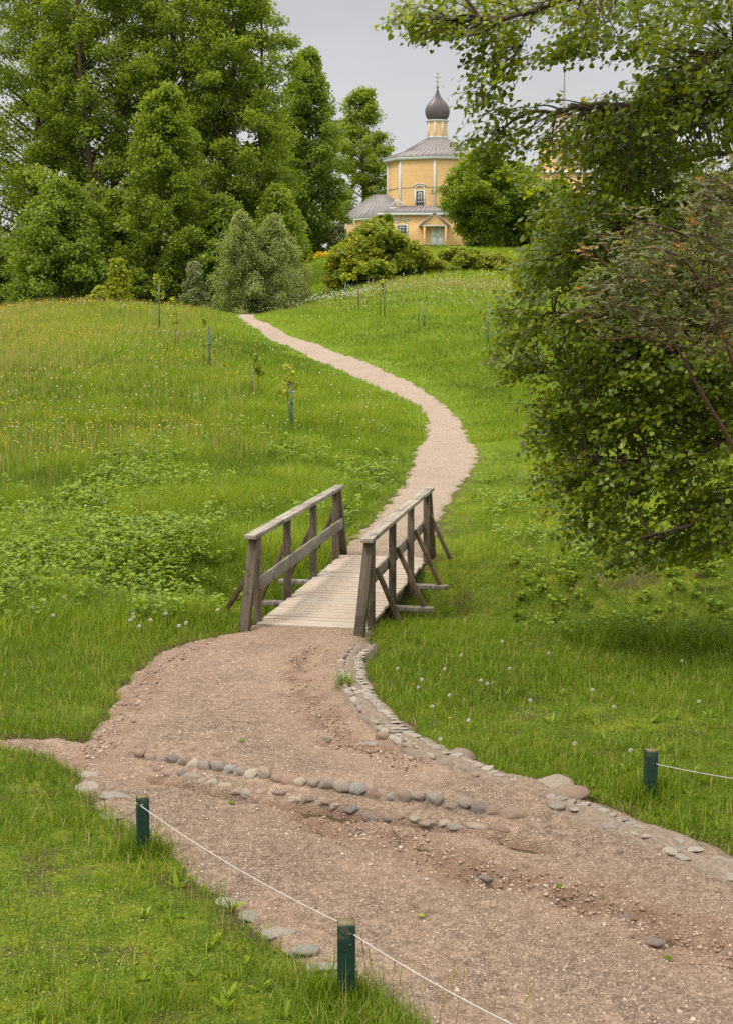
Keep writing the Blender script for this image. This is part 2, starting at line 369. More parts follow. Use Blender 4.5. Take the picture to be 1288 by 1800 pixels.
ctl += [(-13, 76, 5.3), (-22, 76, 5.5), (-34, 76, 5.8), (-6, 76, 5.6), (-8, 92, 6.8), (-20, 92, 6.2), (-35, 92, 6.2), (-10, 120, 11.5), (-30, 130, 9.5), (-60, 100, 7), (-60, 150, 10),
        (0, 180, 18), (40, 180, 18), (-40, 190, 13), (-80, 260, 16), (0, 260, 19), (80, 260, 19), (0, 0, 1.35), (-7, 0, 1.3), (7, 0, 1.3), (-8, -14, 3), (8, -14, 3), (-30, -10, 2), (30, -10, 2), (-30, 20, .5), (30, 20, .8), (55, 80, 9), (90, 140, 16)]
ctl = np.array(ctl)
def tps(r2): return r2 * np.log(r2 + 1e-9) * .5
def warp(x, y):     # even out the spacing of near and far control points
    d = np.sqrt(x * x + y * y) + 6; k = np.log(d) / d * 10
    return x * k, y * k
_wx, _wy = warp(ctl[:, 0], ctl[:, 1]); _n = len(ctl)
_K = tps((_wx[:, None] - _wx) ** 2 + (_wy[:, None] - _wy) ** 2) + np.eye(_n) * 1.5
_Pm = np.stack((np.ones(_n), _wx, _wy), 1)
_A = np.block([[_K, _Pm], [_Pm.T, np.zeros((3, 3))]])
_w = np.linalg.solve(_A, np.concatenate((ctl[:, 2], np.zeros(3))))
# bridge frame
B0 = np.array((P(440, 1105, 1)[0] * 0, 0.0))
BN = np.array((-0.624, 13.80)); BYAW = R(-12.0)        # near end middle; heading turned right of +Y
BD = np.array((math.sin(-BYAW), math.cos(-BYAW))); BS = np.array((BD[1], -BD[0])); BL = 4.15
BM = BN + BD * BL / 2
def height(x, y):
    x = np.asarray(x, float); y = np.asarray(y, float); shp = x.shape; x = x.ravel(); y = y.ravel()
    res = np.empty(len(x))
    for i in range(0, len(x), 40000):
        wx, wy = warp(x[i:i + 40000], y[i:i + 40000])
        res[i:i + 40000] = tps((wx[:, None] - _wx) ** 2 + (wy[:, None] - _wy) ** 2) @ _w[:_n] + _w[_n] + _w[_n + 1] * wx + _w[_n + 2] * wy
    far = np.sqrt(x * x + y * y); k = smooth(220, 420, far); res = res * (1 - k) + 17.0 * k
    u = (x - BM[0]) * BD[0] + (y - BM[1]) * BD[1]; v = (x - BM[0]) * BS[0] + (y - BM[1]) * BS[1]
    res = res - .85 * np.exp(-(u / 1.36) ** 4) * np.exp(-(np.where(v < 0, v / 2.9, v / 6.5)) ** 4)
    res = res + fbm(x, y, 2.2, 3, 5) * .05 * smooth(3, 12, far) * (1 + smooth(20, 60, far) * 2)
    return res.reshape(shp)
def h1(x, y): return float(height(np.array([x]), np.array([y]))[0])
def cast(px, py, lo=3.5, hi=170, n=1200):
    """ground point at a photo pixel"""
    D = np.exp(np.linspace(math.log(lo), math.log(hi), n)); u, v = (px - CX) / F, (CY - py) / F
    c_, s_ = math.cos(PITCH), math.sin(PITCH); k = D / (c_ + v * s_)
    x, z = u * k, EYE + (-s_ + v * c_) * k
    h = height(x, D); b = np.nonzero(z < h)[0]
    i = b[0] if len(b) else n - 1
    return np.array((x[i], D[i], h[i]))
def castl(pts): return np.array([cast(a, b)[:2] for a, b in pts])

near_poly = castl([(437, 1108), (446, 1102), (644, 1102), (650, 1114), (642, 1130), (625, 1165), (650, 1215), (690, 1272), (745, 1310), (825, 1345), (900, 1372), (955, 1378), (1050, 1415), (1150, 1452), (1290, 1508), (1500, 1590), (1700, 1680)]) 
near_poly = np.concatenate((near_poly, [(5.5, 3.0), (2.2, 3.0)], castl([(900, 1950), (770, 1815), (690, 1770), (610, 1725), (540, 1688), (470, 1640), (400, 1590), (340, 1535), (270, 1480), (205, 1440), (160, 1400), (125, 1350), (70, 1326), (0, 1310), (-90, 1302), (-90, 1297), (0, 1301), (90, 1304), (150, 1308), (165, 1285), (195, 1240), (235, 1180), (285, 1148), (345, 1124)])))
far_poly = castl([(608, 990), (612, 960), (640, 932), (680, 897), (703, 860), (728, 815), (745, 770), (749, 740), (737, 712), (700, 695), (640, 668), (600, 651), (550, 631), (500, 606), (465, 590), (440, 571), (421, 557.5)])
far_poly = np.concatenate((far_poly, [(-7.5, 70), (-6.2, 70)], castl([(448, 557.5), (470, 568), (500, 585), (540, 600), (600, 622), (660, 645), (720, 673), (770, 703), (800, 730), (825, 765), (833, 800), (820, 840), (795, 875), (772, 905), (757, 940), (752, 985)])))
def sdf(poly, x, y):
    """distance to polygon edge, negative inside"""
    d = np.full(len(x), 1e9); ins = np.zeros(len(x), bool); n = len(poly)
    for i in range(n):
        a, b = poly[i], poly[(i + 1) % n]; e = b - a
        wx, wy = x - a[0], y - a[1]; tt = np.clip((wx * e[0] + wy * e[1]) / (e @ e + 1e-12), 0, 1)
        d = np.minimum(d, (wx - e[0] * tt) ** 2 + (wy - e[1] * tt) ** 2)
        c1 = (a[1] > y) != (b[1] > y)
        with np.errstate(divide='ignore', invalid='ignore'):
            ins ^= c1 & (x < e[0] * (y - a[1]) / (e[1] if e[1] else 1e-12) + a[0])
    d = np.sqrt(d); return np.where(ins, -d, d)
def dline(line, x, y):
    d = np.full(len(x), 1e9)
    for a, b in zip(line[:-1], line[1:]):
        e = b - a; wx, wy = x - a[0], y - a[1]; tt = np.clip((wx * e[0] + wy * e[1]) / (e @ e + 1e-12), 0, 1)
        d = np.minimum(d, (wx - e[0] * tt) ** 2 + (wy - e[1] * tt) ** 2)
    return np.sqrt(d)
def pathd(x, y):
    near = y < 16.5
    d = np.where(near, 0, 0).astype(float)
    if near.any(): d[near] = sdf(near_poly, x[near], y[near]) + fbm(x[near], y[near], .35, 4, 9) * .10
    if (~near).any():
        d[~near] = sdf(far_poly, x[~near], y[~near]) + fbm(x[~near], y[~near], 1.9, 2, 9) * .12 + fbm(x[~near], y[~near], .22, 3, 12) * .22
    return d
kerb = castl([(238, 1334), (330, 1350), (430, 1368), (560, 1391), (700, 1411), (800, 1424), (905, 1440)])
kerb2 = castl([(250, 1352), (330, 1368), (430, 1388), (560, 1410), (700, 1432), (800, 1446), (900, 1462)])
trench = castl([(280, 1372), (380, 1390), (480, 1408), (600, 1424), (720, 1442), (840, 1462), (960, 1490)])
ero1 = castl([(560, 1440), (700, 1468), (850, 1530), (950, 1558), (1090, 1606), (1180, 1642), (1290, 1690), (1500, 1790)])
ero2 = castl([(560, 1140), (520, 1160), (530, 1210), (560, 1260), (600, 1300), (670, 1330), (740, 1350)])
ero3 = castl([(380, 1128), (330, 1150), (270, 1190), (240, 1230), (205, 1275), (180, 1310), (150, 1350)])
gut = castl([(640, 1138), (612, 1168), (622, 1212), (655, 1258), (700, 1300), (770, 1336), (850, 1372), (940, 1405), (1040, 1442), (1140, 1482), (1240, 1522), (1340, 1562), (1450, 1610)])
def pathheight(x, y, d):
    z = height(x, y) + .02 - .065 * smooth(-.10, .12, d) 
    m = y < 16
    xm, ym = x[m], y[m]
    ky = np.interp(xm, kerb[:, 0], kerb[:, 1]); kq = smooth(kerb[0, 0] - .5, kerb[0, 0], xm) * smooth(kerb[-1, 0] + .6, kerb[-1, 0], xm)
    zz = kq * (.038 * smooth(-.03, .02, ym - ky) * smooth(1.3, .2, ym - ky) - .02 * smooth(-.12, -.25, ym - ky) * smooth(-1.2, -.4, ym - ky))
    zz += fbm(xm, ym, .5, 4, 21) * .022 + fbm(xm, ym, .30, 3, 24) * .014 + fbm(xm, ym, .05, 3, 25) * .009
    e1, e2, e3 = dline(ero1, xm, ym), dline(ero2, xm, ym), dline(ero3, xm, ym); tr = dline(trench, xm, ym)
    w1 = np.exp(-((e1 + fbm(xm, ym, .3, 3, 31) * .18) / .20) ** 2); w2 = np.exp(-((e2 + fbm(xm, ym, .3, 3, 32) * .25) / .22) ** 2); w3 = np.exp(-((e3 + fbm(xm, ym, .3, 3, 33) * .2) / .17) ** 2)
    w = np.maximum(np.maximum(w1, w2 * .8), w3 * .55)
    zz -= w * .04 - w * fbm(xm, ym, .15, 5, 40) * .125
    wt = np.exp(-((tr + fbm(xm, ym, .25, 3, 35) * .06) / .06) ** 2) * smooth(-.6, -.3, fbm(xm, ym, 1.5, 2, 77))
    zz -= wt * .085
    z[m] += zz
    er = np.zeros(len(x)); er[m] = np.clip(w * (.75 + 1.8 * fbm(xm, ym, .16, 3, 50)) + wt * 1.0, 0, 1)
    sa = np.zeros(len(x)); sa[m] = np.clip(np.exp(-((e2 - .12) / .33) ** 2) + .7 * np.exp(-((e3) / .35) ** 2) + .35 * np.exp(-((e1) / .45) ** 2) + .6 * smooth(12.6, 13.9, ym), 0, 1)
    return z, er, sa
def grid(name, ys, ts, W, zfun, mat, keep=None):
    Y, T = np.meshgrid(ys, ts, indexing='ij'); X = T * W(Y); x, y = X.ravel(), Y.ravel()
    z, at = zfun(x, y); nx = len(ts)
    i = np.arange(len(ys) - 1)[:, None] * nx; j = np.arange(nx - 1)[None]
    f = np.stack((i + j, i + j + 1, i + nx + j + 1, i + nx + j), -1).reshape(-1, 4)
    V = np.stack((x, y, z), 1)
    if keep is not None:
        k = keep(x, y); f = f[k[f].any(1)]
        used = np.zeros(len(V), bool); used[f.ravel()] = True; idx = np.cumsum(used) - 1
        V = V[used]; f = idx[f]; at = {a: b[used] for a, b in at.items()}
    return link(name, mesh(name, V, [f], mat, at, True))
def gz(x, y):
    z = height(x, y); d = np.full(len(x), 5.0); m = (y > 2.5) & (y < 75) & (np.abs(x) < 14)
    d[m] = pathd(x[m], y[m]); z = z - .075 * smooth(.05, -.10, d)
    z = z + smooth(.02, .55, d) * smooth(2, 5, y) * (1 - smooth(16, 22, y)) * (.04 + fbm(x, y, .3, 3, 3) * .03)
    gd = dline(gut, x, y); z = z - .05 * smooth(.5, .2, gd) * (y < 16)
    return z, {'bare': 1 - smooth(.0, .22, d + fbm(x, y, .3, 3, 60) * .25), 'far': smooth(20, 36, y)}
ys = np.concatenate((np.linspace(-60, 3.6, 30), np.exp(np.arange(math.log(3.8), math.log(90), .0065)), np.exp(np.linspace(math.log(90.5), math.log(1500), 90))))
ts = np.concatenate((-np.geomspace(4, .42, 40), np.linspace(-.40, .40, 230), np.geomspace(.42, 4, 40)))
g = grid('ground', ys, ts, lambda y: np.sqrt(y * y + 25), gz, M['ground']); tag(g, kind='structure')
def pz(x, y):
    d = pathd(x, y); z, er, sa = pathheight(x, y, d)
    return z, {'erode': er, 'sand': sa, 'far': smooth(15, 24, y)}
pn = grid('path', np.exp(np.arange(math.log(3.9), math.log(14.5), .0023)), np.linspace(-.36, .46, 420), lambda y: y, pz, M['path'], lambda x, y: pathd(x, y) < .08); tag(pn, kind='structure')
pf = grid('path', np.exp(np.arange(math.log(17.9), math.log(69), .003)), np.linspace(-.14, .12, 260), lambda y: y, pz, M['path'], lambda x, y: pathd(x, y) < .12); tag(pf, kind='structure')
def surf(x, y):
    """top of ground or path"""
    d = pathd(x, y); zp, _, _ = pathheight(x, y, d); return np.where(d < 0, zp, gz(x, y)[0])
def s1(x, y): return float(surf(np.array([x]), np.array([y]))[0])

# gutter bed of old concrete along the right edge
L = np.concatenate([np.linspace(a, b, 14)[:-1] for a, b in zip(gut[:-1], gut[1:])] + [gut[-1:]])
L = np.stack([np.convolve(np.pad(L[:, k], 5, 'edge'), np.ones(11) / 11, 'valid') for k in (0, 1)], 1)
T_ = np.gradient(L, axis=0); T_ /= np.linalg.norm(T_, axis=1)[:, None]; S_ = np.stack((T_[:, 1], -T_[:, 0]), 1)
ws = np.linspace(-.19, .19, 22); gx = (L[:, None] + S_[:, None] * ws[None, :, None]).reshape(-1, 2)
wv = np.tile(ws, len(L)) + fbm(gx[:, 0], gx[:, 1], .3, 3, 90) * .05
gzv = height(gx[:, 0], gx[:, 1]) + .045 + .018 * np.cos(np.clip(wv / .16, -1.2, 1.2) * math.pi * 2) + fbm(gx[:, 0], gx[:, 1], .22, 5, 91) * .042 - .14 * smooth(.12, .19, np.abs(wv))
i = np.arange(len(L) - 1)[:, None] * 22; j = np.arange(21)[None]
gf = np.stack((i + j, i + j + 1, i + 23 + j, i + 22 + j), -1).reshape(-1, 4)
go = link('gutter', mesh('gutter', np.column_stack((gx, gzv)), [gf[:, ::-1]], M['mortar'], None, True)); tag(go, kind='structure')

# ------------------------------------------------------------------ stones
def icosphere(sub):
    import bmesh
    bm = bmesh.new(); bmesh.ops.create_icosphere(bm, subdivisions=sub, radius=1.0)
    V = np.array([v.co[:] for v in bm.verts]); Fc = np.array([[v.index for v in f.verts] for f in bm.faces]); bm.free(); return V, Fc
ICO3, ICO3F = icosphere(3); ICO1, ICO1F = icosphere(1)
def stone_mesh(seed, flat=.85, sq=.0):
    r_ = np.random.default_rng(seed); V = ICO3.copy()
    for _ in range(11):     # knock facets off
        n_ = r_.normal(size=3); n_ /= np.linalg.norm(n_); d_ = r_.uniform(.58, .9); k = V @ n_
        V -= np.clip(k - d_, 0, None)[:, None] * n_ * .9
    V *= (1 + .09 * np.sin(V[:, [1, 2, 0]] * 3.1 + seed)); V *= (1 + .05 * np.sin(V[:, [2]] * 9 + V[:, [0]] * 7 + seed)) 
    V[:, 2] *= flat
    return V
STM = [mesh('stone', stone_mesh(s), [ICO3F], M['stone'], None, True) for s in range(9)]
STP = [mesh('stone', stone_mesh(s + 50, .35), [ICO3F], M['palestone'], None, True) for s in range(6)]
def stone(x, y, sx, sy, sz, rz, label, group, name='cobblestone', pale=False, sink=.25, cat='stone', z=None):
    o = link(name, random.choice(STP if pale else STM)); zz = s1(x, y) if z is None else z
    o.location = (x, y, zz + sz * (.6 if not pale else .35) * (1 - 2 * sink) ); o.scale = (sx, sy, sz)
    o.rotation_euler = (random.uniform(-.15, .15), random.uniform(-.15, .15), rz); return tag(o, label, cat, group)
def along(line, step, jit=.1):
    seg = np.linalg.norm(np.diff(line, axis=0), axis=1); cum = np.concatenate(([0], np.cumsum(seg))); s_ = step * .5
    while s_ < cum[-1]:
        x = np.interp(s_, cum, line[:, 0]); y = np.interp(s_, cum, line[:, 1]); i_ = min(len(seg) - 1, np.searchsorted(cum, s_) - 1)
        e = line[i_ + 1] - line[i_]; yield x, y, math.atan2(e[1], e[0]), s_ / cum[-1]
        s_ += step * random.uniform(1 - jit, 1 + jit)
for x, y, a, q in along(kerb, .104, .22):
    k = random.uniform(.85, 1.2)
    stone(x + random.uniform(-.01, .01), y + random.uniform(-.015, .015), .072 * k * random.uniform(.8, 1.2), .054 * k, .068 * k, a + random.uniform(-.3, .3), 'rounded field stone standing proud in the upper row across the gravel path', 'upper row of rounded stones across the path', sink=.72)
for x, y, a, q in along(kerb2, .115, .35):
    k = random.uniform(.75, 1.15)
    stone(x, y + random.uniform(-.02, .02), .070 * k * random.uniform(.7, 1.25), .046 * k, .042 * k, a + random.uniform(-.2, .2), 'worn stone set nearly flush in the lower row across the gravel path', 'lower row of flush stones across the path', sink=.80)
for off, step, lab, grp, n in ((-.09, .12, 'small stone on the gravel side of the cobbled gutter beside the path', 'kerb stones on the gravel side of the gutter', 0),
                               (0.0, .085, 'thin flat stone set on edge in the bed of the cobbled gutter', 'flat stones paving the bed of the gutter', 1),
                               (.072, .085, 'thin flat stone set on edge in the bed of the cobbled gutter', 'flat stones paving the bed of the gutter', 1)):
    for x, y, a, q in along(L + S_ * off * -1 * (1), step, .25):
        if q > .97 or (q > .5 and random.random() < (.35 if n else .45)): continue
        k = random.uniform(.8, 1.2)
        zz = h1(x, y) + (.05 if n else .075)
        if n: stone(x + random.uniform(-.012, .012), y + random.uniform(-.012, .012), .064 * k, .038 * k, .030, a + R(90) + random.uniform(-.2, .2) , lab, grp, pale=True, z=zz - .008, sink=.5)
        else: stone(x, y, .062 * k, .040 * k, .038, a + random.uniform(-.2, .2), lab, grp, z=zz - .035, sink=.5, pale=random.random() < .4)
# loose larger stones along the lower left edge of the path
for px, py, w_, h_, lab in [(157, 1364, .09, .05, 'pale stone lying where the narrow side path meets the gravel'), (205, 1404, .13, .05, 'flat grey stone at the gravel edge above the pale slab by the short post'),
                            (205, 1434, .17, .05, 'long pale slab at the gravel edge left of the farther green post'), (150, 1382, .12, .07, 'sunken stone between the side path and the grey slab'),
                            (445, 1614, .11, .06, 'pale stone half sunk in moss, uppermost along the lawn edge'), (402, 1588, .12, .07, 'small mossy stone at the lawn edge above the pale ones'),
                            (490, 1646, .11, .06, 'light grey stone on the lawn edge between two paler neighbours'), (535, 1680, .10, .05, 'dusty flat stone near the nearer green post base'),
                            (575, 1704, .13, .05, 'long sunken slab ending at the nearer green post'), (805, 1333, .14, .09, 'big brown boulder set in the grass above the cobbled gutter'),
                            (970, 1385, .16, .07, 'weathered brown boulder at the gutter edge below the lawn'), (1000, 1402, .14, .08, 'brown stone just below the weathered boulder'),
                            (850, 1530, .05, .045, 'rounded reddish stone in the washed out rut mid path'), (905, 1548, .04, .04, 'second reddish stone in the rut, right of the first'),
                            (1098, 1607, .055, .05, 'angular red stone in the rut beside the broken flat stone'), (1150, 1650, .06, .03, 'flat broken red stone lying in the rut'),
                            (1283, 1678, .065, .065, 'smooth tan round stone at the right end of the rut'), (575, 1295, .05, .05, 'small stone among red clods beside the gutter'),
                            (650, 1307, .10, .05, 'pale flat fragment among red clods beside the gutter'), (672, 1303, .07, .07, 'round grey stone at the gutter edge among clods')]:
    p = cast(px, py); stone(p[0], p[1], w_, w_ * random.uniform(.55, .8), h_, random.uniform(-.3, .2), lab, None, name='field_stone', pale='pale' in lab or 'slab' in lab or 'flat grey' in lab, sink=.55)
# loose stone rubble line on the left side of the upper path and in the ruts: stuff (pebbles)
M['soil'] = leafmat('soil clods', [(0, (.12, .08, .058)), (.6, (.24, .165, .12)), (1, (.34, .25, .19))], 0.0, .95, .1)
def pebbles(name, line, n, spread, s0, s1_, lab, seed, mat='pebble'):
    r_ = np.random.default_rng(seed); i_ = r_.integers(0, len(line) - 1, n); q = r_.random(n)[:, None]
    p = line[i_] * (1 - q) + line[i_ + 1] * q + r_.normal(size=(n, 2)) * spread
    z = surf(p[:, 0], p[:, 1]); s_ = r_.uniform(s0, s1_, n) * r_.uniform(.6, 1.4, n)
    a = r_.uniform(0, 6.28, n); d_ = np.stack((np.cos(a), np.sin(a), np.zeros(n)), 1); Mx = rotmats(d_, np.tile((0, 0, 1.), (n, 1)) + r_.normal(size=(n, 3)) * .25)
    V, f, rr = scatter(ICO1 * (1 + .12 * np.sin(ICO1[:, [1, 2, 0]] * 9)), [ICO1F], np.column_stack((p, z + s_ * .2)), Mx, np.stack((s_, s_ * r_.uniform(.6, 1, n), s_ * r_.uniform(.35, .7, n)), 1), r_.random(n))
    tag(link(name, mesh(name, V, f, M[mat], {'r': rr})), lab, 'rubble', kind='stuff')
pebbles('rubble', ero3, 520, .07, .005, .021, 'pale stone chips in the washed line on the left of the path', 1)
pebbles('rubble', ero1, 620, .12, .004, .016, 'red stones and clods along the rut in the lower path', 2)
pebbles('rubble', ero2, 520, .10, .004, .018, 'red clods and chips beside the cobbled gutter', 3)
pebbles('clods', ero1, 800, .10, .003, .015, 'dark reddish soil clods crumbling along the rut', 4, 'soil')
pebbles('clods', ero2[3:], 520, .08, .003, .014, 'reddish soil clods crumbling beside the cobbled gutter', 5, 'soil')
pebbles('clods', trench, 500, .035, .003, .010, 'soil crumbs in the shallow trench below the stone rows', 6, 'soil')
# fine gravel over the near path
n = 42000; r_ = np.random.default_rng(11); yy = np.exp(r_.uniform(math.log(4.6), math.log(14), n)); xx = yy * r_.uniform(-.34, .42, n)
k = pathd(xx, yy) < -.02; xx, yy = xx[k], yy[k]; n = len(xx); zz = surf(xx, yy); s_ = np.exp(r_.normal(math.log(.0042), .42, n)) * (yy / 7) ** .5
a = r_.uniform(0, 6.28, n); Mx = rotmats(np.stack((np.cos(a), np.sin(a), np.zeros(n)), 1), np.tile((0, 0, 1.), (n, 1)))
OCT = np.array([(1, 0, 0), (0, 1, 0), (-1, 0, 0), (0, -1, 0), (.1, .1, .8), (0, 0, -.6)]); OCF = [[[0, 1, 4], [1, 2, 4], [2, 3, 4], [3, 0, 4]]]
V, f, rr = scatter(OCT, OCF, np.column_stack((xx, yy, zz + s_ * .1)), Mx, s_, r_.random(n))
tag(link('gravel', mesh('gravel', V, f, M['pebble'], {'r': rr})), 'loose fine reddish gravel spread over the near path', 'gravel', kind='stuff')
# fallen leaves on the path
LV = np.array([(0, 0, 0), (-.42, .3, .06), (.42, .3, .06), (-.36, .72, .1), (.36, .72, .1), (0, 1.1, .02), (0, .4, -.03)])
LF = [[[0, 6, 1], [0, 2, 6], [1, 6, 3], [2, 4, 6], [3, 6, 5], [6, 4, 5]]]
def flat_leaf(px, py, s_, col, lab):
    p = cast(px, py); a = random.uniform(0, 6.28); Mx = rotmats(np.array([(math.cos(a), math.sin(a), 0)]), np.array([(.1, -.2, 1.)]))
    V, f, rr = scatter(LV, LF, np.zeros((1, 3)), Mx, np.array([s_]), np.array([col])); 
    o = link('fallen_leaf', mesh('fallen_leaf', V, f, M['herb'] if col < 2 else M['yellowflower'], {'r': rr})); o.location = (p[0], p[1], s1(p[0], p[1]) + .012); tag(o, lab, 'leaf')
for a_ in [(430, 1316, .055, .1, 'green leaf lying on the gravel below the bridge'), (413, 1412, .05, .1, 'green leaf scrap beside the trench below the stone rows'), (975, 1560, .05, .0, 'dark green leaf lying in the rut mid path'),
           (1180, 1694, .05, .0, 'brownish leaf on the gravel near the lower right'), (735, 1618, .04, .9, 'tiny pale green leaf on open gravel right of the near post')]: flat_leaf(*a_)

# ------------------------------------------------------------------ bridge (local: x across, y along, z up)
br = thing('footbridge', (BN[0], BN[1], 0.0), 'weathered wooden footbridge with two braced handrails over the ditch', 'bridge', rz=-math.atan2(BD[0], BD[1]))
HW = .67; HT = 1.02; dz = .010
zA = h1(*BN) * .5; zB = h1(*(BN + BD * BL))
def dk(y): return dz + 0.02 + (zB + .02) * max(0, min(1, y / BL))
b = MB(); y = -.02
while y < BL + .02:
    w = random.uniform(.135, .15); j_ = random.uniform(-.012, .012)
    b.beam((-HW + .02 + j_, y + w / 2, dk(y) - .02 + random.uniform(-.003, .003)), (HW - .02 + j_, y + w / 2, dk(y) - .02 + random.uniform(-.003, .003)), w - .0015, .04)
    y += w
b.obj('deck', M['deck'], br, bevel=.003)
for s in (-1, 1):
    b = MB(); b.beam((s * (HW - .12), -.05, dk(0) - .13), (s * (HW - .12), BL + .05, dk(BL) - .13), .1, .16); b.obj('stringer', M['brace'], br)
posts = [.10, 1.38, 2.68, 3.98]
for k, yy_ in enumerate(posts):
    if k == 0: continue
    b = MB(); b.beam((-HW - .50, yy_ + (.06), dk(yy_) - .10), (HW + .50, yy_ + .06, dk(yy_) - .10), .13, .055); b.obj('cross_beam', M['rail'], br, bevel=.004)
b = MB(); b.beam((-HW - .45, .2, dk(0) - .13), (HW + .35, .2, dk(0) - .13), .12, .055); b.obj('cross_beam', M['brace'], br, bevel=.004)
for s in (-1, 1):
    X = s * (HW + .0)
    for yy_ in posts:
        b = MB(); b.beam((X, yy_, dk(yy_) - .24), (X, yy_, dk(yy_) + HT - .03), .080, .092, up=(0, 1, 0)); b.obj('post', M['post'], br, bevel=.005)
        zb = dk(yy_) - .06; foot = s * (HW + .38)
        if yy_ < .5: zb = -.02; foot = s * (HW + (.50 if s < 0 else .36))
        b = MB(); b.beam((s * (HW + .045), yy_ + .075, dk(yy_) + .66), (foot, yy_ + .075, zb), .05, .075, up=(0, 1, 0)); b.obj('brace', M['brace'], br, bevel=.004)
    # raking end posts
    b = MB(); b.beam((X, .0, dk(0) + HT - .03), (X - s * .0 - (.05 if s < 0 else .06), -.30, -.10), .112, .105, up=(0, 1, 0)); b.obj('end_post', M['post'], br, bevel=.006)
    b = MB(); b.beam((X, BL - .04, dk(BL) + HT - .03), (X + .03, BL + .28, dk(BL) - .12), .10, .10, up=(0, 1, 0)); b.obj('end_post', M['post'], br, bevel=.006)
    # handrail in two boards, slightly uneven
    b = MB(); ymid = 2.0
    b.beam((X, -.16, dk(0) + HT + .0), (X, ymid, dk(ymid) + HT + .002), .145, .052); b.obj('handrail', M['rail'], br, bevel=.006)
    b = MB(); b.beam((X + .006, ymid + .004, dk(ymid) + HT + .004), (X + .004, BL + .12, dk(BL) + HT), .14, .052); b.obj('handrail', M['rail'], br, bevel=.006)
    b = MB(); Xi = s * (HW - .062)
    b.beam((Xi, .02, dk(0) + .47), (Xi, BL - .02, dk(BL) + .49), .032, .15); b.obj('guard_rail', M['rail'], br, bevel=.004)

# ------------------------------------------------------------------ rope posts
def rope_post(px, py, w, hgt, lab, tilt=0, rz=.15):
    p = cast(px, py); o = thing('rope_post', p, lab, 'post', rz=rz); 
    b = MB(); n_ = 9
    for i_ in range(1): b.beam((0, 0, -.25), (tilt * hgt, 0, hgt), w, w, up=(0, 1, 0))
    c = b.obj('shaft', M['green'], o, bevel=.005)
    b = MB(); b.beam((tilt * hgt, 0, hgt - .001), (tilt * hgt, 0, hgt + .004), w * .93, w * .93, up=(0, 1, 0)); b.obj('end_grain', M['posttop'], o)
    return p, o
def rope(pts, lab, r=.0027):
    pts = np.array(pts); b = MB()
    for ph in (0, 2.09, 4.19):
        q = np.linspace(0, 1, 260); seg = np.concatenate(([0], np.cumsum(np.linalg.norm(np.diff(pts, axis=0), axis=1)))); Lr = seg[-1]
        c = np.stack([np.interp(q * Lr, seg, pts[:, i_]) for i_ in range(3)], 1)
        an = q * Lr / .026 * 2 * math.pi / 2 + ph; c[:, 0] += np.cos(an) * r * .5; c[:, 2] += np.sin(an) * r * .5
        b.tube(c, r * .62, 5)
    o = b.obj('rope', M['rope'], None, True); return tag(o, lab, 'rope')
def sagline(a, b_, sag, n_=24):
    q = np.linspace(0, 1, n_)[:, None]; p = a * (1 - q) + b_ * q; p[:, 2] -= (4 * q * (1 - q))[:, 0] * sag; return p
def loop(c, w, z, n_=14):
    an = np.linspace(0, 2 * math.pi, n_); return np.stack((c[0] + np.cos(an) * w * .74, c[1] + np.sin(an) * w * .74, np.full(n_, z)), 1)
pA, oA = rope_post(252, 1503, .074, .375, 'dark green wooden rope post, farther of two left of the path', .01, .3)
pB, oB = rope_post(609, 1762, .083, .395, 'teal green wooden rope post, nearest, with nail holes', 0, .05)
pC, oC = rope_post(1141, 1409, .078, .36, 'chipped dark green rope post standing in the right lawn', 0, .12)
for z_ in (.355, .30):
    b = MB(); b.tube([(.018, -.0412, z_), (.018, -.0445, z_)], .006, 8); b.obj('nail_hole', M['brace'], oB)
aA = pA + (0.0, -.05, .335); aB = pB + (-.03, .035, .375); aB2 = pB + (.035, -.045, .355)
pD = np.array((1.75, 3.6, h1(1.75, 3.6))); pE = np.array((3.6, 7.3, h1(3.6, 7.3)))
rope(np.concatenate((loop(pA, .05, pA[2] + .335), sagline(aA, aB, .035))), 'white twisted rope strung between the two left posts')
dirD = P(918, 1800, 4.55); rope(sagline(aB2, aB2 + (dirD - aB2) * 1.35, .03), 'white twisted rope running from the nearest post out of the picture')
dirE = P(1288, 1366, 7.6); aC = pC + (.03, -.045, .275); rope(np.concatenate((loop(pC, .052, pC[2] + .275, 10), sagline(aC, aC + (dirE - aC) * 1.6, .01))), 'white twisted rope tied to the post in the right lawn')

# ------------------------------------------------------------------ church
ch = P(766.5, 431, 148); CHZ = h1(ch[0], ch[1]); U = 148.0 / F / math.cos(PITCH)    # metres per photo pixel there
zc = lambda py: float(P(766, py, 148)[2])
xc = lambda px: float(P(px, 431, 148)[0]) - ch[0]
CH = thing('church', (ch[0], 148.0, 0), 'yellow wooden church with octagonal tower, grey metal roofs and dark onion dome', 'church'); CH.scale = (1, .45, 1)
z0 = zc(436); zlow = zc(374); zdr0 = float(P(766, 366, 146)[2]); zdr1 = float(P(766, 277, 146)[2])
R8 = 5.75 / math.cos(0) ; PH = R(4)
b = MB(); b.lathe([(R8, zdr0 - 1.2), (R8, zdr1)], 8, PH + 0); b.obj('tower_wall', M['yellow'], CH)
b = MB(); 
for k in range(8):
    an = PH + k * math.pi / 4; x_, y_ = R8 * math.sin(an), R8 * math.cos(an)
    d_ = np.array((math.sin(an), math.cos(an), 0)); b.beam((x_, y_, zdr0 - 1), (x_, y_, zdr1), .27, .27, up=tuple(d_))
b.obj('corner_board', M['white'], CH)
b = MB(); b.lathe([(R8 + .04, zc(334) - .04), (R8 + .09, zc(334)), (R8 + .04, zc(334) + .04)], 8, PH); b.obj('string_course', M['metalroof'], CH)
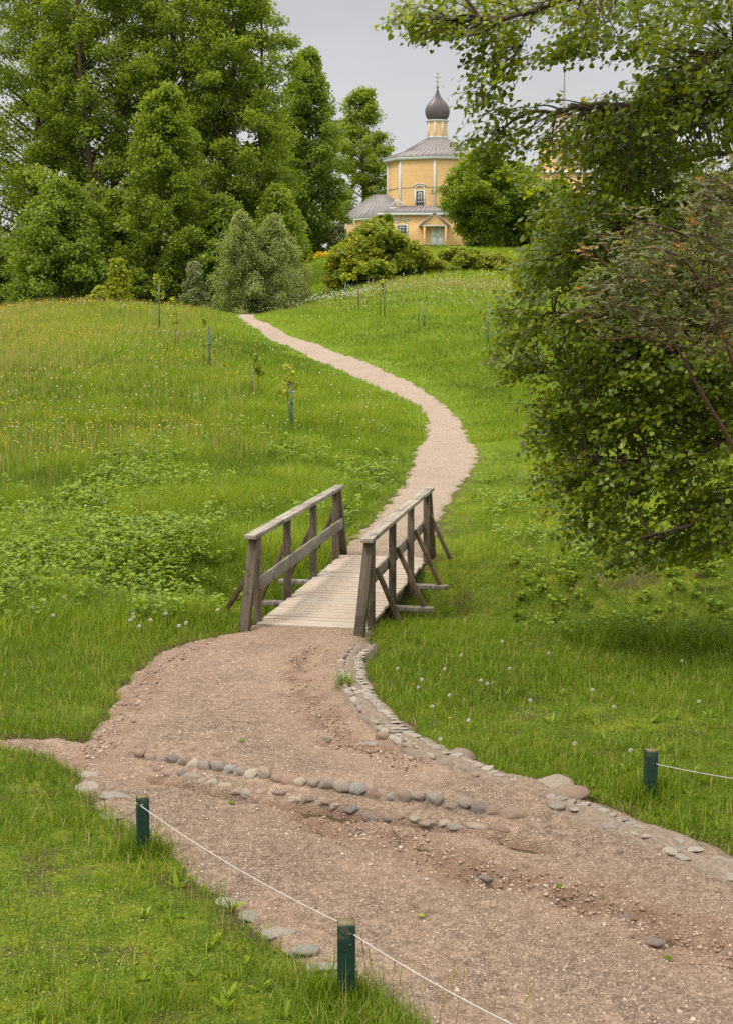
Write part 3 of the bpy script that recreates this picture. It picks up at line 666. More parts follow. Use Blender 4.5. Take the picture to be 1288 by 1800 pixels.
# tower roof with eave and standing seams
RE = 6.45
b = MB(); b.lathe([(R8 - .1, zdr1 - .25), (RE - .1, zdr1 - .22), (RE - .05, zdr1 + .05), (RE - .1, zdr1 + .12)], 8, PH); b.obj('eave', M['white'], CH)
roof = MB(); zr1 = zc(243); roof.lathe([(RE, zdr1 + .10), (RE, zdr1 + .2), (3.9, zdr1 + 1.0), (1.22, zr1)], 8, PH)
for k in range(8):
    for q in range(0, 6):
        f0 = q / 6; a0, a1 = PH + k * math.pi / 4, PH + (k + 1) * math.pi / 4
        def pt(r, z): return np.array((r * ((1 - f0) * math.sin(a0) + f0 * math.sin(a1)), r * ((1 - f0) * math.cos(a0) + f0 * math.cos(a1)), z))
        w_ = .10 if q == 0 else .05
        roof.beam(pt(RE, zdr1 + .22), pt(3.9, zdr1 + 1.02), w_, .07); roof.beam(pt(3.9, zdr1 + 1.02), pt(1.22, zr1 + .02), w_, .07)
M['roofplain'] = simple('grey metal sheet', (.22, .20, .20), .5, .5, .3, 1.2)
roof.obj('roof', M['roofplain'], CH)
# lantern
zl1 = zc(213); RL = 1.17; b = MB(); b.lathe([(RL, zr1 - .3), (RL, zl1)], 8, PH + .2); ln = b.obj('lantern', M['yellow'], CH)
b = MB()
for k in range(8):
    an = PH + .2 + k * math.pi / 4; d_ = (math.sin(an), math.cos(an), 0); b.beam((RL * d_[0], RL * d_[1], zr1 - .3), (RL * d_[0], RL * d_[1], zl1), .22, .12, up=d_)
b.lathe([(RL - .1, zl1 - .1), (RL + .2, zl1 - .05), (RL + .24, zl1 + .08), (RL, zl1 + .12)], 16); b.lathe([(RL, zr1 - .05), (RL + .1, zr1), (RL + .1, zr1 + .1), (RL, zr1 + .16)], 8, PH + .2)
b.obj('trim', M['white'], ln)
zt = zc(155); hD = zt - zl1
prof = [(.85, 0), (1.08, .02), (1.28, .10), (1.40, .20), (1.42, .28), (1.36, .38), (1.18, .48), (.90, .57), (.60, .66), (.36, .75), (.20, .84), (.11, .92), (.05, 1.0)]
pr = [(r_ * (1.0), zl1 + .1 + q * (hD - .1)) for r_, q in prof]
b = MB(); b.lathe(pr, 32); dm = b.obj('onion_dome', M['dome'], CH, True)
b = MB()
for k in range(16):
    an = k / 16 * 2 * math.pi; b.tube([(r_ * 1.005 * math.sin(an), r_ * 1.005 * math.cos(an), z_) for r_, z_ in pr], .02, 4)
b.obj('seam', M['dome'], dm)
zx0, zx1 = zt, zc(127); b = MB(); b.lathe([(.02, zx0 - .1), (.14, zx0 + .02), (.16, zx0 + .14), (.10, zx0 + .28), (.02, zx0 + .32)], 12)
b.beam((0, 0, zx0), (0, 0, zx1), .07, .07); zx = zx0 + (zx1 - zx0) * .68; b.beam((-.42, 0, zx), (.42, 0, zx), .06, .06); b.beam((-.2, 0, zx + .42), (.2, 0, zx + .42), .05, .05); b.beam((-.26, 0, zx - .42), (.26, 0, zx - .62), .05, .05)
b.obj('cross', M['gilt'], CH)
zf = lambda py: float(P(766, py, 148 - 8.3 * .45)[2])
# lower storey: block with hipped roof ring
yF = -R8 * math.cos(R(4)) - 2.6; xl, xr = xc(677), xc(842)
z0 = zf(434); zlow = zf(374)
b = MB(); b.box((xl, yF, z0 - 2), (xr, 6.5, zlow)); b.obj('lower_wall', M['yellow'], CH)
ze = zlow - .05; b = MB(); o_ = .55
xa, xb, ya, yb = xl - o_ - .35, xr + o_, yF - o_, 7.0
V = [(xa, ya, ze), (xb, ya, ze), (xb, yb, ze), (xa, yb, ze), (xa + 2.9, ya + 3.0, zf(360)), (xb - 2.9, ya + 3.0, zf(360)), (xb - 2.9, yb - 3, zf(360)), (xa + 2.9, yb - 3, zf(360))]
b.add(V, [[[0, 1, 5, 4], [1, 2, 6, 5], [2, 3, 7, 6], [3, 0, 4, 7], [3, 2, 1, 0]]])
for q in np.arange(.02, 1, .055):
    b.beam((xa + (xb - xa) * q, ya, ze + .03), (xa + 2.9 + (xb - xa - 5.8) * q, ya + 3, zf(360) + .03), .06, .06)
b.obj('lower_roof', M['roofplain'], CH)
b = MB(); b.beam((xa - .03, ya, ze - .12), (xb + .03, ya, ze - .12), .24, .26); b.beam((xa, ya + .15, ze - .12), (xa, yb, ze - .12), .24, .26)
# little gable flash on the roof against the tower
gx0, gz0 = xc(697), zf(361); b.beam((gx0 - 1.1, -5.9, gz0 - .05), (gx0, -5.9, gz0 + .75), .14, .16); b.beam((gx0, -5.9, gz0 + .75), (gx0 + 1.1, -5.9, gz0 - .05), .14, .16)
b.beam((xc(682), -6.35, gz0 - .22), (xc(745), -6.35, gz0 - .22), .2, .22)
b.beam((xl, yF - .02, z0 - 1), (xl, yF - .02, zlow - .2), .22, .12); b.obj('fascia', M['white'], CH)
# windows
def window(parent, c, w, h_, rot, arch=True, nx=3, nz=4):
    """c: bottom centre; rot: yaw of outward normal from -Y"""
    fr, gl = MB(), MB(); Rm = np.array(((math.cos(rot), -math.sin(rot), 0), (math.sin(rot), math.cos(rot), 0), (0, 0, 1)))
    T = lambda p: np.array(c) + Rm @ np.array(p, float)
    fw = .17
    fr.beam(T((-w / 2 - fw / 2, -.05, -.05)), T((-w / 2 - fw / 2, -.05, h_ + .1)), fw, .14, up=tuple(Rm @ (0, 1, 0))); fr.beam(T((w / 2 + fw / 2, -.05, -.05)), T((w / 2 + fw / 2, -.05, h_ + .1)), fw, .14, up=tuple(Rm @ (0, 1, 0)))
    fr.beam(T((-w / 2 - fw - .05, -.07, -.09)), T((w / 2 + fw + .05, -.07, -.09)), .2, .14)
    fr.beam(T((-w / 2 - .01, -.052, h_ - .06)), T((w / 2 + .01, -.052, h_ - .06)), .12, .12)
    if arch:
        an = np.linspace(0, math.pi, 13); rr_ = w / 2 + fw / 2
        pts = [T((-rr_ * math.cos(a_), -.05, h_ + .1 + rr_ * .75 * math.sin(a_))) for a_ in an]
        for p_, q_ in zip(pts[:-1], pts[1:]): fr.beam(p_, q_, .14, fw, up=tuple(Rm @ (0, -1, 0) * 1.0), ex=.01)
        ho = h_ + .1 + rr_ * .75 + .16
        fr.beam(T((-w / 2 - fw - .12, -.08, ho - .12)), T((0, -.08, ho + .10)), .16, .10); fr.beam(T((0, -.08, ho + .10)), T((w / 2 + fw + .12, -.08, ho - .12)), .16, .10)
        fr.beam(T((-w / 2 - fw - .2, -.08, ho - .16)), T((-w / 2 - fw + .12, -.08, ho - .16)), .16, .08); fr.beam(T((w / 2 + fw - .12, -.08, ho - .16)), T((w / 2 + fw + .2, -.08, ho - .16)), .16, .08)
    for i_ in range(1, nx): x_ = -w / 2 + w * i_ / nx; fr.beam(T((x_, -.03, 0)), T((x_, -.03, h_ - .1)), .05, .05, up=tuple(Rm @ (0, 1, 0)))
    for i_ in range(1, nz): z_ = h_ * i_ / nz; fr.beam(T((-w / 2, -.031, z_)), T((w / 2, -.031, z_)), .045, .05)
    gl.beam(T((0, -.005, 0)), T((0, -.005, h_ - .05)), w, .03, up=tuple(Rm @ (0, 1, 0)))
    wi = fr.obj('window', M['white'], parent); gl.obj('pane', M['glass'], wi)
def face_point(px, z_, k0):
    a0, a1 = PH + k0 * math.pi / 4, PH + (k0 + 1) * math.pi / 4
    A_, B_ = R8 * np.array((math.sin(a0), math.cos(a0))), R8 * np.array((math.sin(a1), math.cos(a1)))
    q = (xc(px) - A_[0]) / (B_[0] - A_[0]); c_ = A_ + (B_ - A_) * q; nrm_ = -np.array((math.sin((a0 + a1) / 2), math.cos((a0 + a1) / 2)))
    return (c_[0], c_[1], z_), math.atan2(math.sin((a0 + a1) / 2), -math.cos((a0 + a1) / 2))
# faces looking at -Y: vertices with cos(an) = -1 -> k around 4
for px_, kk in ((736, 4), (809, 3)):
    c_, ro = face_point(px_, zf(358.5), kk); window(CH, c_, .98, 1.75, ro)
window(CH, (xc(704), yF, zf(416)), 1.05, 1.35, 0); window(CH, (xc(817), yF, zf(416)), 1.05, 1.35, 0)
# porch with gable, posts and double door
pxl, pxr, zp = xc(738), xc(780), zf(397); yp = yF - 1.6; xm_ = (pxl + pxr) / 2; zg = zf(375)
b = MB(); b.add([(pxl, yp, zp), (pxr, yp, zp), (xm_, yp, zg - .1), (pxl, yF, zp), (pxr, yF, zp), (xm_, yF, zg - .1)], [[[0, 1, 2]]]); b.box((pxl, yp + .02, zp - .02), (pxr, yF, zp + .03)); pg = b.obj('porch_gable', M['yellow'], CH)
b = MB()
for s in (-1, 1): 
    e_ = xm_ + s * ((pxr - pxl) / 2 + .35); b.beam((e_, (yp + yF) / 2 - .15, zp - .08), (xm_, (yp + yF) / 2 - .15, zg + .02), 2.0, .07)
b.obj('porch_roof', M['roofplain'], CH)
b = MB()
for s in (-1, 1):
    e_ = xm_ + s * ((pxr - pxl) / 2 + .38); b.beam((e_, yp - .2, zp - .13), (xm_, yp - .2, zg - .03), .06, .18)
b.beam((pxl - .2, yp - .06, zp - .07), (pxr + .2, yp - .06, zp - .07), .12, .16); b.obj('barge_board', M['white'], pg)
for x_ in (xc(742), xc(778.5)):
    b = MB(); b.beam((x_, yp, z0 - 1), (x_, yp, zp - .15), .22, .22, up=(0, 1, 0)); b.obj('porch_post', M['yellow'], CH)
dx0, dx1 = xc(753.5), xc(776.5); b = MB()
for q0, q1 in ((dx0, (dx0 + dx1) / 2 - .012), ((dx0 + dx1) / 2 + .012, dx1)):
    b.box((q0, yF - .07, z0 - .5), (q1, yF, zf(399)))
    for za, zb_ in ((.12, .45), (.5, .93)): hh = zf(399) - z0 + .2; b.box((q0 + .12, yF - .09, z0 - .1 + hh * za), (q1 - .12, yF - .065, z0 - .1 + hh * zb_))
dr = b.obj('door', M['door'], CH); b = MB(); b.box(((dx0 + dx1) / 2 + .04, yF - .14, z0 + 1.0), ((dx0 + dx1) / 2 + .08, yF - .09, z0 + 1.2)); b.obj('handle', M['brace'], dr)
# left apse with low hipped roof
al, ar = xc(614), xc(682); za_ = zc(387); b = MB(); b.lathe([(4.3, z0 - 2.5), (4.3, za_)], 8, R(22.5), (xc(668), -1.0, 0)); b.obj('apse_wall', M['yellow'], CH)
zpk = zc(344); b = MB(); b.lathe([(4.9, za_ - .02), (4.9, za_ + .1), (.9, zpk), (.05, zpk + .02)], 8, R(22.5), (xc(668), -1.0, 0))
for k in range(8):
    for f0 in (0, .2, .4, .6, .8):
        a0, a1 = R(22.5) + k * math.pi / 4, R(22.5) + (k + 1) * math.pi / 4
        def pt(r, z): return np.array((xc(668) + r * ((1 - f0) * math.sin(a0) + f0 * math.sin(a1)), -1 + r * ((1 - f0) * math.cos(a0) + f0 * math.cos(a1)), z))
        b.beam(pt(4.9, za_ + .12), pt(.9, zpk + .02), .06, .06)
b.obj('apse_roof', M['roofplain'], CH)
b = MB(); b.lathe([(4.6, za_ - .3), (4.82, za_ - .22), (4.86, za_ - .03), (4.7, za_ - .03)], 8, R(22.5), (xc(668), -1.0, 0)); b.tube([(xc(622), -4.6, za_ - .1), (xc(624), -4.5, za_ - .9), (xc(628), -4.3, za_ - 1.2), (xc(628), -4.3, z0)], .07, 6)
for an in (R(22.5 + 135), R(22.5 + 180), R(22.5 + 225), R(22.5 + 90)): b.beam((xc(668) + 4.32 * math.sin(an), -1 + 4.32 * math.cos(an), z0 - 1), (xc(668) + 4.32 * math.sin(an), -1 + 4.32 * math.cos(an), za_), .25, .22, up=(math.sin(an), math.cos(an), 0))
b.obj('apse_trim', M['white'], CH); window(CH, (xc(652), -1 - 4.02, zc(421)), .8, 1.4, 0)
# nave towards the bell tower
b = MB(); b.box((xr, -2.4, z0 - 2), (xc(1030), 6.4, zc(367))); b.obj('nave_wall', M['yellow'], CH)
b = MB(); zn = zc(367); V = [(xr - 1, -3, zn), (xc(1034), -3, zn), (xc(1034), 7, zn), (xr - 1, 7, zn), (xr - 1, 2, zc(345)), (xc(1015), 2, zc(345))]
b.add(V, [[[0, 1, 5, 4], [2, 3, 4, 5]], [[1, 2, 5]]]); b.obj('nave_roof', M['roofplain'], CH)
b = MB(); b.beam((xr, -3.02, zn - .1), (xc(1034) + .03, -3.02, zn - .1), .15, .25); b.obj('fascia', M['white'], CH)
# bell tower
bt = P(987, 431, 152); BT = thing('bell_tower', (bt[0], 152.5, 0), 'yellow bell tower with small cupola and tall needle spire behind leaves', 'tower')
w_ = 2.75; b = MB(); b.box((-w_ - .2, -w_ - .2, z0 - 2), (w_ + .2, w_ + .2, zc(300))); b.lathe([(w_ + .25, zc(300) - .2), (w_ + .25, zc(240))], 8, R(22.5)); b.obj('wall', M['yellow'], BT)
b = MB(); b.lathe([(w_ + .2, zc(241)), (w_ + .6, zc(240)), (w_ + .6, zc(238)), (w_, zc(236))], 8, R(22.5)); b.lathe([(w_ + 1.3, zc(301)), (w_ + 1.8, zc(300)), (w_ + 1.6, zc(297)), (w_, zc(297))], 4, R(45))
for k in range(8):
    an = R(22.5) + k * math.pi / 4; b.beam(((w_ + .26) * math.sin(an), (w_ + .26) * math.cos(an), zc(300)), ((w_ + .26) * math.sin(an), (w_ + .26) * math.cos(an), zc(240)), .28, .22, up=(math.sin(an), math.cos(an), 0))
b.obj('trim', M['white'], BT)
b = MB()
for k in range(4):
    an = k * math.pi / 2; c_ = np.array(((w_ - .0) * math.sin(an), (w_ - .0) * math.cos(an))); b.beam((*c_, zc(288)), (*c_, zc(254)), 1.1, .16, up=(math.sin(an), math.cos(an), 0))
b.obj('belfry_opening', M['brace'], BT)
b = MB(); b.lathe([(w_ + .5, zc(237)), (2.5, zc(222)), (1.4, zc(205)), (.62, zc(196))], 16); b.lathe([(.85, zc(187.5)), (.95, zc(186)), (.24, zc(181)), (.17, zc(180)), (.06, zc(110))], 12); b.obj('spire', M['metalroof'], BT, True)
b = MB(); b.lathe([(.62, zc(200)), (.62, zc(187))], 8); b.obj('lantern', M['yellow'], BT)
b = MB(); b.lathe([(.02, zc(111)), (.14, zc(110)), (.14, zc(108.5)), (.02, zc(107.5))], 10); b.beam((0, 0, zc(108)), (0, 0, zc(100)), .05, .05); b.obj('finial', M['gilt'], BT)
# churchyard walls
def yard_wall(px0, px1, D, ztop, zbot, lab, roofed):
    a_, b_ = P(px0, 440, D), P(px1, 440, D); W_ = thing('churchyard_wall', ((a_[0] + b_[0]) / 2, D, 0), lab, 'wall')
    hl = (b_[0] - a_[0]) / 2; zt_, zb_ = P(644, ztop, D)[2], P(644, zbot, D)[2]
    b = MB(); b.box((-hl, -.3, zb_ - .6), (hl, .3, zt_ - (.3 if roofed else 0))); b.obj('masonry', M['drystone'], W_)
    b = MB()
    if roofed:
        b.beam((-hl - .1, -.42, zt_ - .42), (hl + .1, -.42, zt_ - .42), .03, .03)
        x_ = -hl - .1
        while x_ < hl: 
            ww = random.uniform(.16, .24); b.beam((x_ + ww / 2, -.62, zt_ - .55 + random.uniform(-.03, .03)), (x_ + ww / 2, .0, zt_), ww - .02, .035); b.beam((x_ + ww / 2, .0, zt_), (x_ + ww / 2, .62, zt_ - .55), ww - .02, .035); x_ += ww
        b.obj('shingle_roof', M['shingle'], W_)
    else:
        x_ = -hl
        while x_ < hl:
            ww = random.uniform(.2, .5); b.beam((x_ + ww / 2, 0, zt_ - .05), (x_ + ww / 2, 0, zt_ + random.uniform(.03, .14)), ww - .02, .62, up=(0, 1, 0)); x_ += ww
        b.obj('coping', M['drystone'], W_)
yard_wall(538, 600, 128, 435, 448, 'low wall under a plank roof at the left of the churchyard', True)
yard_wall(640, 806, 141, 431.5, 442, 'grey drystone wall in front of the church door', False)
yard_wall(812, 960, 141.5, 426, 441, 'dark drystone wall right of the churchyard trees', False)

# ------------------------------------------------------------------ trees
def unit(v): return v / (np.linalg.norm(v, axis=-1, keepdims=True) + 1e-9)
QV = np.array([(0, -.5, 0), (.42, 0, .10), (0, .55, 0), (-.42, 0, .10)]); QF = [[[0, 1, 2], [0, 2, 3]]]
def tree(name, px, pytop, D, halfpx, mat, bark, label, cat='tree', group=None, prof=None, base=.12, leaf=.22, nlimb=46, nsub=7, per=70, clump=.75, seed=0, droop=.25, gap=0.0, pybase=None, depthf=1.0, multi=1, up0=.25):
    r_ = np.random.default_rng(seed); g_ = P(px, 500, D); zb = h1(g_[0], D); H = P(px, pytop, D)[2] - zb; Wd = halfpx * D / F
    T = thing(name, (g_[0], D, zb), label, cat, group)
    prof = prof or [(0, .55), (.15, .85), (.35, 1.0), (.6, .88), (.8, .6), (.93, .3), (1, .08)]
    pt_, pw = np.array(prof).T
    tr = MB(); tips = []; 
    hs_ = np.linspace(-.3, H * .93, 14); ph = r_.uniform(0, 6, 2)
    stems = []
    for m_ in range(multi):
        off = r_.normal(size=2) * Wd * (.28 if multi > 1 else 0); q = np.clip(hs_ / H, 0, 1)
        cx_ = off[0] * np.sqrt(q) + np.sin(q * 5 + ph[0] + m_) * Wd * .05; cy_ = off[1] * np.sqrt(q) + np.sin(q * 4 + ph[1] + m_) * Wd * .05
        rr_ = H * .018 * (1 - q * .93) / math.sqrt(multi) + .015; hh = hs_ * (1 if m_ == 0 else r_.uniform(.75, .95))
        st = np.stack((cx_, cy_, hh), 1); tr.tube(st, rr_, 7); stems.append(st)
    C, D2, rnd = [], [], []
    for i_ in range(nlimb):
        q = base + (1 - base) * ((i_ + r_.random()) / nlimb) ** .9; st = stems[i_ % multi]
        w_ = np.interp(q, pt_, pw) * Wd * r_.uniform(.78, 1.12)
        if gap and r_.random() < gap: continue
        az = i_ * 2.399 + r_.uniform(-.5, .5); zo = q * H; w_ *= .60 + .62 * vnoise(np.array([math.cos(az) * 1.6 + 9 + seed]), np.array([math.sin(az) * 1.6 + q * 5.5 + seed]), seed)[0]; rise = (up0 + .5 * q) * w_
        zs = max(.02 * H, zo - rise * 1.1)
        s0 = np.array([np.interp(zs, st[:, 2], st[:, k]) for k in (0, 1)] + [zs])
        e_ = np.array((math.cos(az) * w_, math.sin(az) * w_ * depthf, zo)); q2 = np.linspace(0, 1, 6)[:, None]
        mid = (s0 + e_) / 2 + np.array((0, 0, .18 * w_)); ln_ = (1 - q2) ** 2 * s0 + 2 * q2 * (1 - q2) * mid + q2 ** 2 * e_
        tr.tube(ln_, np.linspace(H * .0045 * (1.3 - q) + .01, .012, 6), 4, False)
        for k in range(nsub):
            u_ = r_.uniform(.35, 1.0) if k else 1.0
            c_ = (1 - u_) ** 2 * s0 + 2 * u_ * (1 - u_) * mid + u_ ** 2 * e_; c_ = c_ + r_.normal(size=3) * np.array((.16, .16, .10)) * max(w_, .6) * (.6 if k else .1) 
            c_[2] = min(c_[2], H * .99)
            C.append(c_); rnd.append(r_.uniform(0, 1))
            if k < 3: tr.tube([ln_[3], (ln_[3] + c_) / 2 + (0, 0, .1), c_], [.02, .014, .008], 3, False)
    C.append(np.array((stems[0][-1, 0], stems[0][-1, 1], H * .96))); rnd.append(.6)
    C = np.array(C); rnd = np.array(rnd); n_ = len(C) * per
    ci = np.repeat(np.arange(len(C)), per); off = unit(r_.normal(size=(n_, 3))) * (r_.random(n_) ** .5)[:, None]
    cs = clump * r_.uniform(.6, 1.25, len(C)); off = off * cs[ci][:, None] * np.array((1, 1, .62))
    pos = C[ci] + off; pos[:, 2] -= droop * (np.linalg.norm(off[:, :2], axis=1) ** 2) / clump; pos[:, 2] = np.maximum(pos[:, 2], .05)
    outw = unit(off + C[ci] * (.25, .25, 0) / max(Wd, .5)); nr = unit(outw * .8 + np.array((0, 0, .8)) + r_.normal(size=(n_, 3)) * .55)
    dd = unit(outw * np.array((1, 1, -.4)) + r_.normal(size=(n_, 3)) * .6); Mx = rotmats(dd, nr)
    sz = leaf * r_.uniform(.6, 1.3, n_)
    rr_ = np.clip(rnd[ci] * .5 + r_.random(n_) * .42 + .1 * (off[:, 2] / clump), 0, 1)  # random tone per clump and leaf, plus lighter towards each clump's top
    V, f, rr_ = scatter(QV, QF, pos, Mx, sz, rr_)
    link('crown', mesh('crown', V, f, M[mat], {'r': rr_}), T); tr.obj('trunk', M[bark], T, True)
    return T
egg = [(0, .5), (.1, .8), (.3, 1.0), (.55, .92), (.78, .66), (.92, .36), (1, .06)]
tall = [(0, .72), (.1, .92), (.3, 1.0), (.55, 1.0), (.75, .88), (.9, .55), (1, .1)]
GL_ = 0
gl = 'tall lime trees massed left of the path'
tree('lime_tree', 75, -60, 100, 135, 'lime', 'bark', 'tall airy lime tree at the far left with sky showing through its crown', group=gl, prof=tall, nlimb=130, nsub=7, per=88, clump=1.1, leaf=.215, seed=1, multi=4, gap=.04, base=.02)
tree('lime_tree', 190, -150, 98, 140, 'lime', 'bark', 'second tall lime from the left, its trunks showing between leaf masses', group=gl, prof=tall, nlimb=120, nsub=8, per=88, clump=1.15, leaf=.215, seed=2, multi=3, gap=.06, base=.04)
tree('lime_tree', 325, -170, 100, 140, 'lime', 'bark', 'tallest lime tree in the middle of the left group, top cut off', group=gl, prof=tall, nlimb=130, nsub=8, per=88, clump=1.15, leaf=.215, seed=3, multi=3, gap=.03, base=.02)
tree('lime_tree', 420, -75, 97, 106, 'lime', 'bark', 'broad lime tree at the right edge of the left group', group=gl, prof=tall, nlimb=120, nsub=8, per=88, clump=1.1, leaf=.215, seed=4, multi=3, gap=.03, base=.01)
tree('lime_tree', 298, 150, 88, 78, 'lime', 'bark', 'brighter conical lime tree standing in front of the left group', group=gl, prof=[(0, .95), (.2, 1.05), (.45, 1), (.65, .85), (.82, .6), (.94, .32), (1, .1)], nlimb=80, nsub=7, per=88, clump=.9, leaf=.20, seed=5, base=.02, droop=.5)
tree('broadleaf_tree', 115, 320, 86, 120, 'limedark', 'bark', 'low dark green broadleaf tree with branches sweeping to the meadow at left', prof=[(0, 1), (.25, 1), (.5, .85), (.75, .6), (.92, .3), (1, .08)], nlimb=80, nsub=8, per=82, clump=.95, leaf=.21, seed=6, base=.0, droop=.6, up0=.1)
tree('broadleaf_tree', 215, 340, 90, 70, 'limedark', 'bark', 'shaded broadleaf tree filling the gap behind the yellow green bush', prof=[(0, 1), (.3, 1), (.6, .8), (.85, .4), (1, .08)], nlimb=50, nsub=7, per=60, clump=1.0, leaf=.26, seed=7, base=.0)
tree('broadleaf_tree', 395, 350, 88, 70, 'limedark', 'bark', 'low leafy tree behind the two grey green birches', prof=[(0, 1), (.3, 1), (.6, .8), (.85, .4), (1, .08)], nlimb=50, nsub=7, per=60, clump=1.0, leaf=.26, seed=8, base=.0)
tree('broadleaf_tree', 490, 330, 92, 45, 'lime', 'bark', 'leafy tree just right of the birches at the edge of the group', prof=[(0, .9), (.3, 1), (.6, .9), (.85, .5), (1, .1)], nlimb=44, nsub=6, per=60, clump=.9, leaf=.26, seed=9, base=.0)
tree('lime_tree', 543, 90, 125, 66, 'limedark', 'bark', 'slender lime tree between the big group and the rounder one near the church', prof=[(0, .8), (.15, .95), (.4, 1), (.65, .85), (.82, .6), (.95, .3), (1, .08)], nlimb=80, nsub=7, per=84, clump=1.1, leaf=.27, seed=10, base=.02)
tree('lime_tree', 638, 156, 168, 66, 'lime', 'bark', 'rounded lime tree beside the church on its left', prof=[(0, .9), (.2, 1), (.5, .98), (.75, .75), (.92, .4), (1, .1)], nlimb=70, nsub=7, per=84, clump=1.2, leaf=.29, seed=11, gap=.05, base=.02)
tree('broadleaf_tree', 500, 250, 150, 60, 'limedark', 'bark', 'dark tree seen deep between the big limes and the slender lime', nlimb=50, nsub=7, per=50, clump=1.5, leaf=.42, seed=12, base=.0, prof=tall)
gb = 'birches at the end of the path'
pen = [(0, .9), (.15, 1.1), (.4, 1.1), (.65, .85), (.85, .5), (1, .1)]
tree('birch_tree', 427, 374, 74, 50, 'birch', 'birchbark', 'left of two grey green birches standing where the path disappears', group=gb, prof=pen, nlimb=70, nsub=7, per=76, clump=.58, leaf=.105, seed=13, gap=.12, base=.03, droop=1.1)
tree('birch_tree', 482, 380, 75, 52, 'birch', 'birchbark', 'right of two grey green birches standing where the path disappears', group=gb, prof=pen, nlimb=74, nsub=7, per=76, clump=.58, leaf=.105, seed=14, gap=.12, base=.03, droop=1.1)
tree('shrub', 520, 490, 80, 34, 'lime', 'bark', 'small round green shrub at the right foot of the birches', 'shrub', nlimb=22, nsub=5, per=40, clump=.5, leaf=.16, seed=15, base=.0)
tree('willow_shrub', 343, 462, 72, 22, 'willow', 'barkgrey', 'silvery young willow in front of the dark lime foliage', 'shrub', prof=pen, nlimb=36, nsub=5, per=34, clump=.32, leaf=.12, seed=16, base=.02)
tree('conifer_shrub', 208, 458, 72, 34, 'thuja', 'bark', 'yellow green spiky bush at the top of the left meadow', 'shrub', prof=[(0, 1), (.2, .95), (.4, .6), (.7, .4), (1, .06)], nlimb=46, nsub=6, per=40, clump=.34, leaf=.12, seed=17, base=.02, up0=.9, droop=-.4)
tree('conifer_shrub', 176, 505, 71, 20, 'thuja', 'bark', 'smaller yellow green bush left of the spiky one', 'shrub', nlimb=22, nsub=5, per=36, clump=.3, leaf=.12, seed=18, base=.02, up0=.8, droop=-.3)
tree('maple_tree', 655, 392, 81, 82, 'maple', 'bark', 'rounded maple with bronze green young leaves in front of the church', 'tree', prof=[(0, .95), (.25, 1.1), (.5, .95), (.75, .62), (.92, .3), (1, .08)], nlimb=74, nsub=7, per=60, clump=.6, leaf=.24, seed=19, base=.0)
tree('maple_tree', 604, 432, 82, 36, 'maple', 'bark', 'small maple leaning out left of the rounded one', nlimb=30, nsub=6, per=50, clump=.6, leaf=.22, seed=20, base=.0)
tree('fir_tree', 681, 378, 120, 18, 'limedark', 'bark', 'small dark fir behind the bronze green maple', prof=[(0, 1), (.5, .55), (1, .05)], nlimb=34, nsub=5, per=30, clump=.45, leaf=.2, seed=21, base=.02)
tree('shrub', 596, 398, 124, 13, 'willow', 'barkgrey', 'grey green shrub under the eaves of the church apse', 'shrub', nlimb=24, nsub=5, per=40, clump=.7, leaf=.25, seed=22, base=.0)
tree('broadleaf_tree', 515, 405, 118, 30, 'limedark', 'bark', 'low tree left of the plank roofed wall', nlimb=30, nsub=6, per=44, clump=.9, leaf=.3, seed=23, base=.0)
rd = [(0, .9), (.2, 1), (.45, 1.0), (.7, .82), (.88, .5), (1, .12)]
tree('broadleaf_tree', 847, 262, 131, 78, 'lime', 'bark', 'round green tree hiding the right half of the church', prof=[(0, .28), (.2, .42), (.4, .85), (.6, 1.02), (.85, .66), (1, .15)], nlimb=90, nsub=8, per=84, clump=.9, leaf=.25, seed=24, base=.0, droop=.4)
tree('broadleaf_tree', 900, 290, 134, 72, 'limedark', 'bark', 'green tree between the church and the bell tower', prof=rd, nlimb=80, nsub=8, per=84, clump=1.0, leaf=.26, seed=25, base=.03)
tree('broadleaf_tree', 975, 320, 138, 50, 'lime', 'bark', 'tree below the bell tower behind the near branches', prof=rd, nlimb=50, nsub=7, per=56, clump=1.1, leaf=.34, seed=26, base=.0)
tree('broadleaf_tree', 1090, 330, 140, 80, 'limedark', 'bark', 'wide tree behind the near branches at right', prof=rd, nlimb=50, nsub=7, per=50, clump=1.5, leaf=.42, seed=27, base=.0)
tree('broadleaf_tree', 1240, 310, 140, 90, 'limedark', 'bark', 'tree farthest right behind the near branches', prof=rd, nlimb=50, nsub=7, per=50, clump=1.5, leaf=.42, seed=28, base=.0)
low = [(0, 1), (.4, 1), (.75, .8), (1, .35)]
for k, (px_, pt2, D_, hp, lab) in enumerate([(745, 455, 82, 38, 'low yellow green bush nearest the rounded maple'), (805, 436, 84, 52, 'middle bush of the low yellow green thicket below the church'), (862, 448, 84, 42, 'low bush at the right end of the thicket below the church')]):
    tree('low_bush', px_, pt2, D_, hp, 'maple', 'bark', lab, 'bush', 'low bushes on the slope below the church', prof=low, nlimb=34, nsub=6, per=50, clump=.42, leaf=.17, seed=30 + k, base=.0)
tree('shrub', 25, 420, 105, 50, 'birch', 'barkgrey', 'pale green shrubs at the left edge beyond the big limes', 'shrub', prof=low, nlimb=40, nsub=6, per=50, clump=1.0, leaf=.3, seed=34, base=.0)
tree('broadleaf_tree', -60, 330, 100, 70, 'lime', 'bark', 'leafy tree just outside the left edge leaning in', prof=rd, nlimb=40, nsub=6, per=50, clump=1.2, leaf=.32, seed=35, base=.0)
